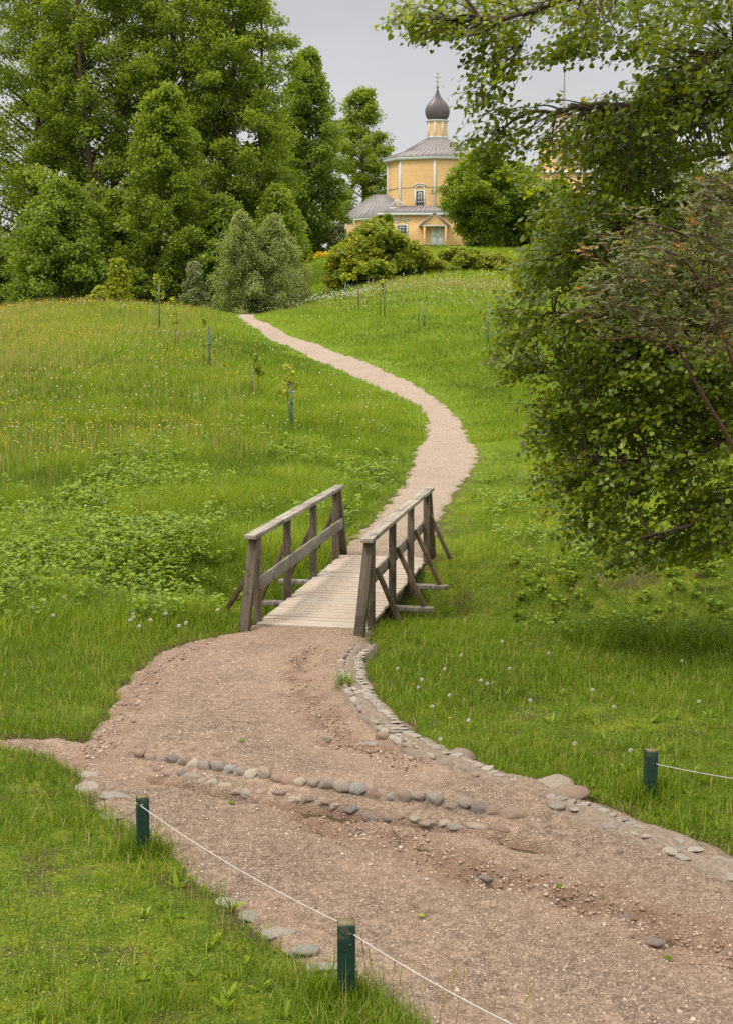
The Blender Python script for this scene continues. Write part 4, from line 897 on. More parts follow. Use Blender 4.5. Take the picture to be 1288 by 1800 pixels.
# far wooded ridge on the horizon
r_ = np.random.default_rng(3); n = 26000; xx = r_.uniform(-260, 260, n); yy = r_.uniform(300, 330, n); hh = (10 + 6 * vnoise(xx / 9, yy / 9, 3)) * np.sqrt(r_.random(n)); zz = 16 + hh
V, f, rr = scatter(QV, QF, np.stack((xx, yy, zz), 1), rotmats(unit(r_.normal(size=(n, 3))), unit(r_.normal(size=(n, 3)) + (0, -.5, 1))), r_.uniform(1.2, 2.6, n), r_.random(n))
tag(link('forest', mesh('forest', V, f, M['limedark'], {'r': rr})), 'distant dark wood on the horizon', 'forest', kind='stuff')

# ------------------------------------------------------------------ staked saplings
def sapling(px, pb, pt_, label, lean=0.0, mat='thuja', nl=90, spread=.35, seed=0, leafb=.35):
    r_ = np.random.default_rng(seed); g_ = cast(px, pb); H = (pb - pt_) * g_[1] / F * 1.0; T = thing('sapling', g_, label, 'sapling', 'young staked saplings in the meadow')
    b = MB(); q = np.linspace(0, 1, 9); c_ = np.stack((lean * q * H + np.sin(q * 7 + seed) * .03, np.cos(q * 5 + seed) * .03, q * H - .05), 1); b.tube(c_, .013 * (1 - q * .6), 5); pts = []
    for k in range(9):
        u_ = r_.uniform(leafb, .98); s_ = np.array([np.interp(u_, q, c_[:, i_]) for i_ in range(3)]); a_ = r_.uniform(0, 6.28); L_ = spread * r_.uniform(.4, 1) * (1.25 - u_); e_ = s_ + (math.cos(a_) * L_, math.sin(a_) * L_, L_ * .8)
        b.tube([s_, (s_ + e_) / 2 + (0, 0, -.02), e_], [.007, .006, .003], 4, False); pts += [s_ + (e_ - s_) * w_ for w_ in r_.uniform(.3, 1, 6)]
    b.obj('trunk', M['redstem'], T, True); pts = np.array(pts)
    i_ = r_.integers(0, len(pts), nl); p_ = pts[i_] + r_.normal(size=(nl, 3)) * .045
    V, f, rr = scatter(LV, LF, p_, rotmats(unit(r_.normal(size=(nl, 3)) + (0, 0, -.3)), unit(r_.normal(size=(nl, 3)) * .6 + (0, -.2, 1))), r_.uniform(.055, .105, nl) * (1 + .012 * (g_[1] - 30)), r_.random(nl))
    link('crown', mesh('crown', V, f, M[mat], {'r': rr}), T); return g_
def stake(px, pb, pt_, label, green=True, w=.075):
    g_ = cast(px, pb); H = (pb - pt_) * g_[1] / F; b = MB(); l_ = random.uniform(-.03, .03)
    b.tube([(0, 0, -.2), (l_ * .5, 0, H / 2), (l_, 0, H)], w / 2, 8); b.tube([(l_ * .5, 0, H * .55), (l_ * .55, 0, H * .60)], w * .62, 8)
    o = b.obj('stake', M['greenstake' if green else 'brownstake'], None, False); o.location = g_; tag(o, label, 'stake', 'stakes beside the saplings')
sapling(509, 757, 640, 'leafy sapling beside the nearest green stake in the left meadow', seed=1, nl=150, spread=.6, leafb=.5); stake(513, 757, 672, 'green stake nearest the bridge in the left meadow')
sapling(458, 698, 612, 'leaning sapling next to a short brown stake in the left meadow', -.06, 'lime', 150, .3, 2); stake(444, 697, 650, 'short brown stake beside the leaning sapling', False, .05)
sapling(362, 646, 552, 'bare thin sapling beside the green stake mid meadow', -.05, 'lime', 60, .3, 3); stake(369, 646, 575, 'green stake mid left meadow beside a bare thin sapling')
sapling(310, 609, 524, 'slim sapling with brown stake in the upper left meadow', 0, 'thuja', 80, .35, 4); stake(314, 610, 583, 'stubby brown stake in the upper left meadow', False, .06)
sapling(279, 580, 488, 'bushy pale sapling highest in the left meadow', 0, 'thuja', 260, .7, 5); stake(281, 582, 500, 'grey green stake highest in the left meadow', True, .06)
sapling(674, 557, 494, 'thin leafy sapling at the tallest green stake right of the path', 0, 'thuja', 110, .5, 6, .6); stake(675, 558, 497, 'tallest green stake right of the path', True, .06); stake(668, 556, 508, 'thin brown stake touching the tallest green one', False, .05)
sapling(629, 541, 458, 'yellow green round headed sapling near the maple', 0, 'thuja', 320, 1.0, 7, .5); stake(630, 541, 502, 'brown stake under the round headed sapling', False, .07)
sapling(607, 526, 478, 'yellow green sapling left of the round headed one', 0, 'thuja', 150, .7, 8, .5); stake(607, 527, 498, 'grey green stake left of the round headed sapling', True, .07)
sapling(572, 520, 488, 'small yellow green sapling at the rim of the slope', 0, 'thuja', 90, .6, 9, .5); stake(574, 521, 505, 'short grey stake at the rim of the slope', False, .06)
sapling(744, 573, 518, 'sparse sapling between a brown and a green stake', .12, 'lime', 40, .4, 10, .6); stake(745, 574, 541, 'green stake of the pair in the right meadow', True, .06); stake(735, 574, 540, 'brown stake of the pair in the right meadow', False, .05)
sapling(852, 604, 548, 'small sapling behind the leaning green stake at right', 0, 'thuja', 60, .5, 11); stake(856, 606, 538, 'green stake partly behind the near lime leaves', True, .06)

# ------------------------------------------------------------------ grass
BV3 = np.array([(-.5, 0, 0), (.5, 0, 0), (-.42, .22, .40), (.42, .22, .40), (-.26, .6, .78), (.26, .6, .78), (0, 1.1, 1.0)]); BF3 = [[[0, 1, 3, 2], [2, 3, 5, 4]], [[4, 5, 6]]]
BV2 = np.array([(-.5, 0, 0), (.5, 0, 0), (-.34, .35, .6), (.34, .35, .6), (0, .9, 1.0)]); BF2 = [[[0, 1, 3, 2]], [[2, 3, 4]]]
def blades(name, x, y, hgt, wid, lean, mat, lab, rr=None, fine=False, kind='stuff', cat='grass', z=None):
    n_ = len(x); z = gz(x, y)[0] if z is None else z; a_ = rng.uniform(0, 6.283, n_)
    Mx = np.zeros((n_, 3, 3)); ca, sa_ = np.cos(a_), np.sin(a_)
    Mx[:, 0, 0] = ca; Mx[:, 1, 0] = sa_; Mx[:, 0, 1] = -sa_; Mx[:, 1, 1] = ca; Mx[:, 2, 2] = 1
    S3 = np.stack((wid, hgt * lean, hgt), 1)
    V, f, r2 = scatter(BV3 if fine else BV2, BF3 if fine else BF2, np.column_stack((x, y, z - .01)), Mx, S3, rng.random(n_) if rr is None else rr)
    return tag(link(name, mesh(name, V, f, M[mat], {'r': r2})), lab, cat, kind=kind)
def samp(n, y0, y1, t0=-.36, t1=.36, p=1.0):
    """positions spread roughly evenly over the picture"""
    u = rng.random(n); yy = np.exp(math.log(y0) + u * (math.log(y1) - math.log(y0))) if p == 1 else (y0 ** -p + u * (y1 ** -p - y0 ** -p)) ** (-1 / p)
    return yy * rng.uniform(t0, t1, n), yy
def inditch(x, y):
    u = (x - BM[0]) * BD[0] + (y - BM[1]) * BD[1]; v = (x - BM[0]) * BS[0] + (y - BM[1]) * BS[1]; return u, v
def onbridge(x, y):
    u, v = inditch(x, y); return (np.abs(u) < 2.35) & (np.abs(v) < .74)
def allowed(x, y, m=.0, e=.12):
    d = pathd(x, y); gd = np.where(y < 16, dline(gut, x, y), 9); return (d > m + rng.exponential(e, len(x)) - e * .7) & (gd > .13) & ~onbridge(x, y)
# 1 short lawn, near
x, y = samp(330000, 4.2, 15.5); k = allowed(x, y, -.02, .11); x, y = x[k], y[k]
den = .50 + .9 * fbm(x, y, .9, 4, 101) + .5 * fbm(x, y, .22, 3, 102); pr_ = proj(np.column_stack((x, y, np.zeros(len(x)))))
k = rng.random(len(x)) < np.clip(den + np.where(y > 10.5, .35, 0) - np.where((x < 0) & (y < 8.5), .22, 0), .08, 1); x, y = x[k], y[k]
n = len(x); big = fbm(x, y, .7, 3, 103); hg = (.045 + .05 * rng.random(n) + .05 * np.clip(big, 0, 1) + .012 * np.clip(y - 9, 0, 6)) * rng.uniform(.7, 1.3, n)
tone = np.clip(.38 + .30 * fbm(x, y, 1.2, 3, 104) + rng.normal(0, .18, n), 0, .92); tone[rng.random(n) < .065] = 1
blades('lawn_grass', x, y, hg, .0030 + .0022 * rng.random(n) + .0001 * y, rng.uniform(.1, .8, n), 'grass', 'short mown grass of the near lawns', tone, True)
x, y = samp(120000, 4.2, 14.5); k = allowed(x, y, .0, .05); x, y = x[k], y[k]; n = len(x); a_ = rng.uniform(0, 6.28, n); o3 = np.stack((np.cos(a_), np.sin(a_), rng.uniform(-.1, .9, n)), 1)
mo = fbm(x, y, .5, 4, 108); V, f, rr = scatter(QV, QF, np.column_stack((x, y, gz(x, y)[0] + rng.uniform(.002, .022, n))), rotmats(unit(o3), np.tile((0, 0, 1.), (n, 1)) + rng.normal(size=(n, 3)) * .4), rng.uniform(.006, .015, n) * (1 + (y - 5) * .06), np.clip(.5 + .5 * mo + rng.normal(0, .24, n), 0, 1))
tag(link('moss', mesh('moss', V, f, M['grass'], {'r': rr})), 'low moss and clover carpeting the lawn between grass blades', 'moss', kind='stuff')
# longer wisps round post feet and path edges
x, y = samp(26000, 4.3, 15); d = pathd(x, y); k = (d > .0) & (d < .30) & (fbm(x, y, .35, 3, 110) > .02) & ~onbridge(x, y) & (dline(gut, x, y) > .13); xs, ys_ = x[k], y[k]
for p_ in (pA, pB, pC): m_ = 420; xs = np.append(xs, p_[0] + rng.normal(0, .09, m_)); ys_ = np.append(ys_, p_[1] + rng.normal(0.02, .07, m_))
q_ = cast(660, 1100); xs = np.append(xs, q_[0] + rng.normal(0, .15, 700)); ys_ = np.append(ys_, q_[1] + rng.normal(0, .10, 700))
q_ = cast(604, 1212); xs = np.append(xs, q_[0] + rng.normal(0, .05, 160)); ys_ = np.append(ys_, q_[1] + rng.normal(0, .05, 160))
n = len(xs); blades('edge_grass', xs, ys_, rng.uniform(.07, .20, n), rng.uniform(.003, .006, n), rng.uniform(.2, .9, n), 'grass', 'longer grass wisps along the path edges and post feet', np.clip(rng.normal(.4, .22, n), 0, 1), True, z=surf(xs, ys_))
# 2 tall lush meadow just past the lawn and across the ditch
def side(x, y):  # left of path beyond bridge?
    return x < np.interp(y, [13, 16, 20, 25, 30, 34, 39, 46, 54, 62], [-1.2, -.5, .3, 1.0, 1.9, 1.9, 1.2, -.3, -3.2, -6.2])
x, y = samp(300000, 12.6, 34); k = allowed(x, y, -.03, .09); x, y = x[k], y[k]; sdl = side(x, y); xb_ = np.where(sdl, smooth(12.4, 14.2, y - .0 * x), smooth(14.5, 17.5, y) * .6)
k = rng.random(len(x)) < np.clip(xb_ + .1, 0, 1); x, y, sdl = x[k], y[k], sdl[k]; n = len(x); cl = fbm(x, y, 1.3, 4, 120)
dd = pathd(x, y)
hg = np.where(sdl, .20 + .22 * np.clip(cl + .3, 0, 1), .10 + .10 * np.clip(cl + .3, 0, 1)) * rng.uniform(.5, 1.25, n) * (.35 + .65 * smooth(0, .9, dd)); hg *= np.where((y < 14.5), smooth(11.9, 14.6, y) * .7 + .3, 1)
tone = np.clip(.44 + .62 * cl + .25 * fbm(x, y, .4, 3, 122) + rng.normal(0, .17, n) + np.where(sdl, 0, .12), 0, .95); tone[rng.random(n) < .02] = 1
blades('meadow_grass', x, y, hg, (.0045 + .004 * rng.random(n)) * (1 + (y - 13) / 26), rng.uniform(.15, .9, n), 'grass', 'lush tall meadow grass on both sides past the bridge', tone, True)
# 3 far meadow
x, y = samp(330000, 31, 76, -.36, .36); k = allowed(x, y, -.06, .12); x, y = x[k], y[k]; n = len(x); sdl = side(x, y); cl = fbm(x, y, 3.5, 4, 130)
dd = pathd(x, y); hg = (.20 + .20 * np.clip(cl + .3, 0, 1)) * rng.uniform(.5, 1.3, n) * (.3 + .7 * smooth(0, 1.8, dd)) * np.where(sdl, 1, .8)
tone = np.clip(.48 + .55 * cl + .25 * fbm(x, y, .9, 3, 132) + rng.normal(0, .18, n), 0, .95); dry = np.where(sdl & (x < -.10 * y) , .12, .03); dry = np.where(~sdl & (y > 63), .18, dry); tone[rng.random(n) < dry] = 1
blades('far_meadow_grass', x, y, hg, .011 + .010 * rng.random(n) * (y / 45), rng.uniform(.15, .8, n), 'grass', 'meadow grass on the rising slopes around the far path', tone)
# 4 hillside below the church
x, y = samp(110000, 76, 150, -.36, .36); n = len(x); cl = fbm(x, y, 5, 4, 140)
blades('hillside_grass', x, y, .3 * rng.uniform(.5, 1.3, n), .04 + .03 * rng.random(n), rng.uniform(.15, .8, n), 'grass', 'pale grass on the hillside below the church', np.clip(.6 + .5 * cl + rng.normal(0, .17, n), 0, .95), z=height(x, y))
# flowering stalks
def stalks(name, x, y, hmin, hmax, w, lab, mat='straw'):
    n_ = len(x); blades(name, x, y, rng.uniform(hmin, hmax, n_), np.full(n_, w) * (1 + y / 40), rng.uniform(0, .25, n_), mat, lab, rng.random(n_), cat='stalks')
x, y = samp(9000, 22, 64, -.36, -.05); k = side(x, y) & (fbm(x, y, 4, 3, 150) + (-x / y - .19) * 2.5 + rng.normal(0, .15, len(x)) > 0.05) & (pathd(x, y) > 2.5); stalks('seed_stalks', x[k], y[k], .35, .62, .006, 'reddish flowering grass stalks in the left meadow')
x, y = samp(15000, 40, 65, -.36, -.12); k = side(x, y) & (fbm(x, y, 4, 3, 155) + (-x / y - .22) * 3.5 + rng.normal(0, .2, len(x)) > 0.0); stalks('seed_stalks', x[k], y[k], .35, .58, .004, 'hazy pale flowering grass along the left meadow crest')
x, y = samp(8000, 58, 76, .0, .3); k = ~side(x, y) & (pathd(x, y) > 2.5) & (fbm(x, y, 5, 3, 151) + smooth(60, 74, y) * .6 + smooth(0, .12, x / y) * .3 + rng.normal(0, .2, len(x)) > .62); stalks('seed_stalks', x[k], y[k], .35, .6, .007, 'pale flowering stalks along the right meadow crest')
x, y = samp(900, 4.3, 9, -.3, .35); d = pathd(x, y); k = (d > 0) & (d < .35); stalks('seed_stalks', x[k], y[k], .18, .38, .0022, 'thin wild stalks along the near path edge')
# wild stalks rising in front of the near rope
q_ = [(690, 1770), (775, 1790), (770, 1800), (800, 1810), (925, 1815), (905, 1830), (660, 1760), (645, 1755), (700, 1480 + 0), (310, 1490), (330, 1500), (285, 1480), (560, 1700)]
for k_, (a_, b_) in enumerate(q_[:8]):
    p_ = cast(a_, b_, 3.2); H_ = random.uniform(.2, .34); lx = random.uniform(-.05, .08); b = MB(); c_ = np.array([(0, 0, -.02), (lx * .3, 0, H_ * .5), (lx, .01, H_)]); b.tube(c_, [.0018, .0015, .001], 4)
    o = b.obj('wild_grass_stalk', M['straw']); o.location = p_; b = MB(); 
    for w_ in np.linspace(.68, 1.0, 9):
        c0 = np.array([np.interp(w_, (0, .5, 1), c_[:, i_]) for i_ in range(3)]); e_ = c0 + (random.uniform(-.008, .012), random.uniform(-.006, .006), .02); b.tube([c0, (c0 + e_) / 2, e_], [.001, .0028, .0006], 4)
    b.obj('seed_head', M['straw'], o); tag(o, 'thin brown seeding grass stalk beside the nearest post and its rope', 'grass stalk', 'seeding grass stalks in the foreground')
# ------------------------------------------------------------------ herbs
def herbs(name, x, y, H, leafs, per, lab, mat='herb', z=None):
    n_ = len(x); z = gz(x, y)[0] if z is None else z; idx = np.repeat(np.arange(n_), per); m_ = len(idx)
    hf = rng.uniform(.25, 1.0, m_) ; a_ = rng.uniform(0, 6.28, m_); out_ = np.stack((np.cos(a_), np.sin(a_), rng.uniform(-.15, .5, m_)), 1)
    rad = H[idx] * .28 * (1.1 - hf); pos = np.column_stack((x[idx] + np.cos(a_) * rad * .5, y[idx] + np.sin(a_) * rad * .5, z[idx] + H[idx] * hf))
    base_ = rng.random(n_)[idx] * .5; V, f, rr_ = scatter(LV, LF, pos, rotmats(unit(out_), unit(rng.normal(size=(m_, 3)) * .3 + (0, -.15, 1))), leafs[idx] * rng.uniform(.6, 1.25, m_), np.clip(base_ + rng.random(m_) * .5, 0, 1))
    tag(link(name, mesh(name, V, f, M[mat], {'r': rr_})), lab, 'herbs', kind='stuff')
x, y = samp(17000, 13.6, 31, -.36, .05); k = side(x, y) & (fbm(x, y, 1.6, 4, 160) + rng.normal(0, .16, len(x)) > .0 + .035 * np.clip(y - 19, 0, 12)) & allowed(x, y, .35, .2) & ((np.abs(inditch(x, y)[1]) > 1.45) | (np.abs(inditch(x, y)[0]) > 3.2)); x, y = x[k], y[k]
herbs('nettles', x, y, rng.uniform(.13, .36, len(x)), rng.uniform(.036, .066, len(x)) * (1 + (y - 14) * .02), 15, 'bright leafy nettles and ground elder in the left meadow')
x, y = samp(5000, 13, 26, .06, .36); k = ~side(x, y) & (fbm(x, y, 1.2, 4, 165) + rng.normal(0, .2, len(x)) > .12) & allowed(x, y, .3, .2) & (x > 2.0); x, y = x[k], y[k]
herbs('undergrowth', x, y, rng.uniform(.08, .24, len(x)), rng.uniform(.04, .07, len(x)), 8, 'leafy undergrowth below the near lime branches')
# broad-leaved rosettes (dandelion, plantain) in lawn
x, y = samp(3200, 4.4, 14.5); k = allowed(x, y, .05, .1) & (fbm(x, y, 1.0, 3, 170) > -.05) & ((x > 0) | (rng.random(len(x)) < .2)); x, y = x[k], y[k]; n_ = len(x)
NL = LV * np.array((.38, 1, 1)); per = 6; idx = np.repeat(np.arange(n_), per); m_ = len(idx); a_ = rng.uniform(0, 6.28, m_); o3 = np.stack((np.cos(a_), np.sin(a_), rng.uniform(.2, 1.5, m_)), 1)
z_ = gz(x, y)[0]; V, f, rr = scatter(NL, LF, np.column_stack((x, y, z_))[idx], rotmats(unit(o3), np.tile((0, 0, 1.), (m_, 1)) + rng.normal(size=(m_, 3)) * .2), (rng.uniform(.035, .085, n_)[idx]) * rng.uniform(.6, 1.2, m_), rng.random(m_))
tag(link('weeds', mesh('weeds', V, f, M['herb'], {'r': rr})), 'broad leaved dandelion and plantain rosettes in the lawn', 'weeds', kind='stuff')
# clumps under the lime
x = rng.uniform(2.2, 5.2, 5200); y = rng.uniform(12.3, 14.6, 5200); k = fbm(x, y, .8, 3, 180) > -.05; x, y = x[k], y[k]; n = len(x)
blades('shade_grass', x, y, rng.uniform(.14, .36, n), rng.uniform(.006, .011, n), rng.uniform(.3, 1.1, n), 'grass', 'coarse long grass under the near lime tree', np.clip(rng.normal(.35, .2, n), 0, 1), True)
# ------------------------------------------------------------------ flowers
PUFF = np.concatenate((ICO1, )); 
def heads(name, x, y, hgt, r0, mat, lab, cat='flowers', flat=1.0, z=None):
    n_ = len(x); z = gz(x, y)[0] if z is None else z; V, f, rr_ = scatter(ICO1 * (1, 1, flat), [ICO1F], np.column_stack((x, y, z + hgt)), np.tile(np.eye(3), (n_, 1, 1)), r0, rng.random(n_))
    tag(link(name, mesh(name, V, f, M[mat], {'r': rr_})), lab, cat, kind='stuff')
x, y = samp(1500, 19, 62, -.34, .06); k = side(x, y) & (pathd(x, y) > .8) & (fbm(x, y, 4, 3, 190) + .35 * np.exp(-((y - 38) / 12) ** 2) > .10); x, y = x[k], y[k]; n = len(x)
heads('white_wildflowers', x, y, rng.uniform(.25, .48, n), rng.uniform(.008, .022, n) * (.6 + y / 70), 'whiteflower', 'white seed heads and blossoms dotted over the left meadow')
x, y = samp(4600, 26, 63, -.36, -.06); k = side(x, y) & (fbm(x, y, 3, 3, 195) + (-x / y - .18) * 2.2 + smooth(36, 58, y) * .25 + rng.normal(0, .12, len(x)) > .16) & (pathd(x, y) > 2); x, y = x[k], y[k]; n = len(x)
heads('yellow_wildflowers', x, y, rng.uniform(.25, .45, n), rng.uniform(.010, .022, n) * (.6 + y / 55), 'yellowflower', 'yellow buttercups in the far left meadow', flat=.6)
x, y = samp(900, 58, 77, -.09, .2); k = ~side(x, y) & (pathd(x, y) > 1.0) & (fbm(x, y, 5, 3, 197) + smooth(60, 74, y) > .35); x, y = x[k], y[k]; n = len(x)
heads('white_wildflowers', x, y, rng.uniform(.3, .6, n), rng.uniform(.015, .045, n), 'whiteflower', 'white blossoms along the crest of the right meadow', flat=.7)
L2 = castl([(438, 553), (470, 549), (520, 543), (600, 532), (660, 520)]); m_ = 420; i_ = rng.integers(0, 4, m_); q_ = rng.random(m_)[:, None]; p_ = L2[i_] * (1 - q_) + L2[i_ + 1] * q_ + rng.normal(size=(m_, 2)) * (.5, 1.2)
heads('white_wildflowers', p_[:, 0], p_[:, 1], rng.uniform(.3, .5, m_), rng.uniform(.02, .05, m_), 'whiteflower', 'white blossoms fringing the path where it meets the sky line of the slope', flat=.7)
x, y = samp(500, 18, 56, .06, .3); k = ~side(x, y) & (pathd(x, y) > 1.0); x, y = x[k], y[k]; n = len(x)
heads('yellow_wildflowers', x, y, rng.uniform(.15, .3, n), rng.uniform(.010, .018, n), 'yellowflower', 'scattered buttercups in the right meadow', flat=.6)
p_ = P(565, 455, 118); m_ = 160; x = p_[0] + rng.normal(0, 1.0, m_) + .5; y = 118 + rng.normal(0, 1.5, m_); heads('yellow_wildflowers', x, y, rng.uniform(.3, .6, m_), rng.uniform(.05, .10, m_), 'yellowflower', 'patch of yellow flowers below the plank roofed wall', z=height(x, y))
# individual dandelions
def dandelion(kind):
    o = link('dandelion', None); b = MB(); H = .2; b.tube([(0, 0, 0), (.006, .003, H * .5), (.002, 0, H)], [.0028, .0024, .002], 5); b.obj('stem', M['straw'], o, True)
    b = MB()
    if kind == 'clock':
        V, f, rr_ = scatter(QV * (.30, 1, 1), QF, (ICO3 * .014), rotmats(ICO3, np.roll(ICO3, 1, 1) + .01), np.full(len(ICO3), .016), rng.random(len(ICO3)))
        h_ = link('seed_head', mesh('seed_head', V, f, M['whiteflower'], {'r': rr_}), o)
    else:
        an = np.arange(34) * 2.4; d_ = np.stack((np.cos(an), np.sin(an), rng.uniform(.1, .9, 34)), 1)
        V, f, rr_ = scatter(QV * (.35, 1, 1) + (0, .5, 0), QF, np.zeros((34, 3)), rotmats(d_, np.tile((0, 0, 1.), (34, 1))), np.full(34, .018), rng.random(34)); h_ = link('flower_head', mesh('flower_head', V, f, M['yellowflower'], {'r': rr_}), o)
    h_.location = (.002, 0, H); return o
def copy_tree(o, parent=None):
    c_ = o.copy(); sc.collection.objects.link(c_)
    if parent: c_.parent = parent
    for q in list(o.children): copy_tree(q, c_)
    return c_
proto = {}
def put_dandelion(kind, px, py, lab, grp, hgt=.19):
    if kind not in proto: proto[kind] = dandelion(kind); o = proto[kind]
    else: o = copy_tree(proto[kind])
    p = cast(px, py); s_ = hgt / .2; o.location = p; o.scale = (max(.8, s_ * .85),) * 3; o.rotation_euler = (random.uniform(-.12, .12), random.uniform(-.12, .12), random.uniform(0, 6)); tag(o, lab, 'dandelion', grp)
for px_, py_ in [(779, 1190), (843, 1210), (858, 1218), (756, 1260), (790, 1240), (776, 1320), (741, 1210), (812, 1165), (1200, 1175), (735, 1225), (892, 1190), (1010, 1330), (1075, 1260), (930, 1250), (660, 1250), (820, 1285), (1108, 1340), (880, 1140), (960, 1160), (1230, 1250), (700, 1190), (1040, 1230)]:
    put_dandelion('clock', px_, py_ + 16, 'white dandelion clock standing in the right lawn', 'dandelion clocks in the right lawn')
for px_, py_ in [(726, 1223), (709, 1108), (893, 1150), (1115, 1110), (785, 1385 - 100)]:
    put_dandelion('flower', px_, py_ + 12, 'yellow dandelion in bloom in the right lawn', 'yellow dandelions in the right lawn', .14)
for px_, py_ in [(291, 1082), (228, 1095), (265, 1095), (240, 1088), (318, 1105), (180, 1045), (113, 1052), (130, 1040), (202, 1022), (310, 1030), (328, 1100), (60, 1070), (250, 1105), (175, 1035), (235, 1080), (360, 1060), (96, 1085), (30, 1040), (385, 1075)]:
    put_dandelion('clock', px_, py_ + 30, 'white dandelion clock among the tall grass left of the bridge', 'dandelion clocks left of the bridge', .25)

# ------------------------------------------------------------------ near lime tree at right
NT = thing('lime_tree', P(1760, 1150, 13.2) * (1, 1, 0) + (0, 0, h1(P(1760, 1150, 13.2)[0], 13.2)), 'large near lime tree whose dark leafy boughs hang in from the right', 'tree'); nb0 = np.array(NT.location)
limbs = [[(1760, 420, 13.2), (1500, 250, 12.6), (1288, 146, 12.0), (1202, 176, 11.8), (1074, 190, 11.6), (1020, 187, 11.5), (956, 201, 11.4), (905, 190, 11.3)],
         [(1760, 330, 13.2), (1450, 150, 12.4), (1288, 68, 12), (1248, 105, 12), (1180, 150, 12), (1134, 190, 12.1), (1100, 240, 12.2), (1050, 290, 12.3)],
         [(1760, 100, 13.2), (1400, -180, 12), (1180, -90, 11.5), (1060, -30, 11.2), (975, 5, 11), (937, 18, 11), (880, 35, 11), (800, 30, 11), (730, 40, 11)],
         [(937, 18, 11), (930, 60, 11), (915, 85, 11), (880, 130, 11), (845, 170, 11)],
         [(1760, 560, 13.2), (1500, 420, 12.8), (1288, 330, 12.5), (1100, 388, 12.2), (1065, 420, 12.1), (1020, 443, 12), (965, 450, 12)],
         [(1760, 700, 13.2), (1500, 610, 13), (1288, 576, 12.5), (1188, 575, 12.3), (1097, 566, 12.1), (980, 545, 12), (900, 560, 11.9)],
         [(1760, 760, 13.2), (1450, 640, 13.4), (1200, 610, 13.2), (1050, 640, 13), (930, 660, 12.8)],
         [(1760, 860, 13.2), (1450, 720, 12.6), (1288, 757, 12), (1216, 817, 11.8), (1167, 825, 11.7), (1060, 810, 11.6), (990, 800, 11.6)],
         [(1760, 900, 13.2), (1500, 850, 12.4), (1288, 900, 11.6), (1180, 930, 11.4), (1080, 960, 11.3)],
         [(1760, 250, 13.2), (1500, 20, 13.5), (1288, -60, 13.5), (1200, -30, 13.2), (1120, -10, 13)],
         [(1760, 500, 13.2), (1500, 330, 13.8), (1300, 260, 13.8), (1150, 290, 13.6), (1020, 330, 13.4)],
         [(1760, 640, 13.2), (1500, 480, 14), (1300, 450, 14), (1150, 480, 14), (1000, 510, 13.8)]]
nbm = MB(); trunk_pts = [nb0 + (0, 0, -.3), nb0 + (.02, .1, 2), nb0 + (-.05, .1, 4), nb0 + (.05, 0, 7), nb0 + (0, 0, 10)]
nbm.tube(np.array(trunk_pts) - nb0, [.30, .25, .22, .16, .08], 12); LP = []
for li, l_ in enumerate(limbs):
    w_ = np.array([P(*a_) for a_ in l_]); w_ = w_ if li == 3 else np.concatenate(([[nb0[0], nb0[1], w_[0][2] - .4]], w_[1:]))
    q = np.linspace(0, 1, len(w_)); q2 = np.linspace(0, 1, len(w_) * 5); s_ = np.stack([np.interp(q2, q, w_[:, i_]) for i_ in range(3)], 1)
    s_ = np.stack([np.convolve(np.pad(s_[:, i_], 2, 'edge'), np.ones(5) / 5, 'valid') for i_ in range(3)], 1); s_ += np.random.default_rng(li).normal(size=s_.shape) * .012
    nbm.tube(s_ - nb0, np.linspace(.06 if li not in (3,) else .010, .006, len(s_)) * (1.2 if li in (0, 5, 7) else .9), 7); LP.append(s_)
LP = np.concatenate(LP)
zones = [([(1130, 60), (1330, 60), (1330, 160), (1210, 125), (1140, 125)], 70, (11.6, 13.2)), ([(925, 300), (960, 330), (968, 380), (925, 440), (905, 500), (930, 540), (880, 620), (905, 648), (935, 700), (958, 760), (968, 850), (985, 930), (1030, 950), (1090, 985), (1160, 995), (1240, 975), (1330, 960), (1330, 130), (1240, 120), (1190, 120), (1130, 150), (1080, 170), (1050, 215), (1000, 255), (950, 275)], 1750, (11.2, 14.2)),
         ([(1050, 180), (1140, 130), (1330, 90), (1330, 950), (1230, 980), (1080, 970), (990, 900), (990, 600), (960, 450), (1000, 300)], 520, (11.4, 12.6)),
         ([(900, 190), (1010, 175), (1080, 200), (1050, 290), (960, 280), (880, 265), (830, 250), (840, 228)], 46, (11.1, 11.9)),
         ([(800, 242), (860, 235), (900, 250), (890, 285), (850, 280), (815, 262)], 14, (11.1, 11.5)),
         ([(720, -30), (1330, -60), (1330, 70), (1220, 75), (1150, 85), (1080, 80), (1020, 62), (960, 35), (900, 45), (850, 30), (760, 45), (700, 50)], 250, (10.8, 12.6)),
         ([(700, 30), (760, 25), (880, 40), (905, 70), (870, 95), (810, 80), (740, 65)], 40, (10.8, 11.4)),
         ([(830, 70), (905, 80), (915, 130), (880, 160), (850, 150), (835, 110)], 22, (10.8, 11.3)),
         ([(810, 160), (880, 160), (895, 205), (850, 190), (815, 180)], 11, (10.8, 11.2)),
         ([(945, 95), (1000, 60), (1130, 75), (1120, 95), (1010, 100), (975, 118), (948, 112)], 30, (11, 11.6)),
         ([(900, 590), (870, 612), (920, 640), (950, 620)], 12, (11.5, 12.2)), ([(868, 540), (905, 530), (950, 560), (900, 560)], 12, (11.5, 12.2))]
def inpoly(poly, x, y):
    ins = np.zeros(len(x), bool); p_ = np.array(poly, float)
    for a_, b_ in zip(p_, np.roll(p_, -1, 0)):
        c1 = (a_[1] > y) != (b_[1] > y); ins ^= c1 & (x < (b_[0] - a_[0]) * (y - a_[1]) / ((b_[1] - a_[1]) or 1e-9) + a_[0])
    return ins
r_ = np.random.default_rng(77); LPOS, LDIR, LNRM, LR = [], [], [], []
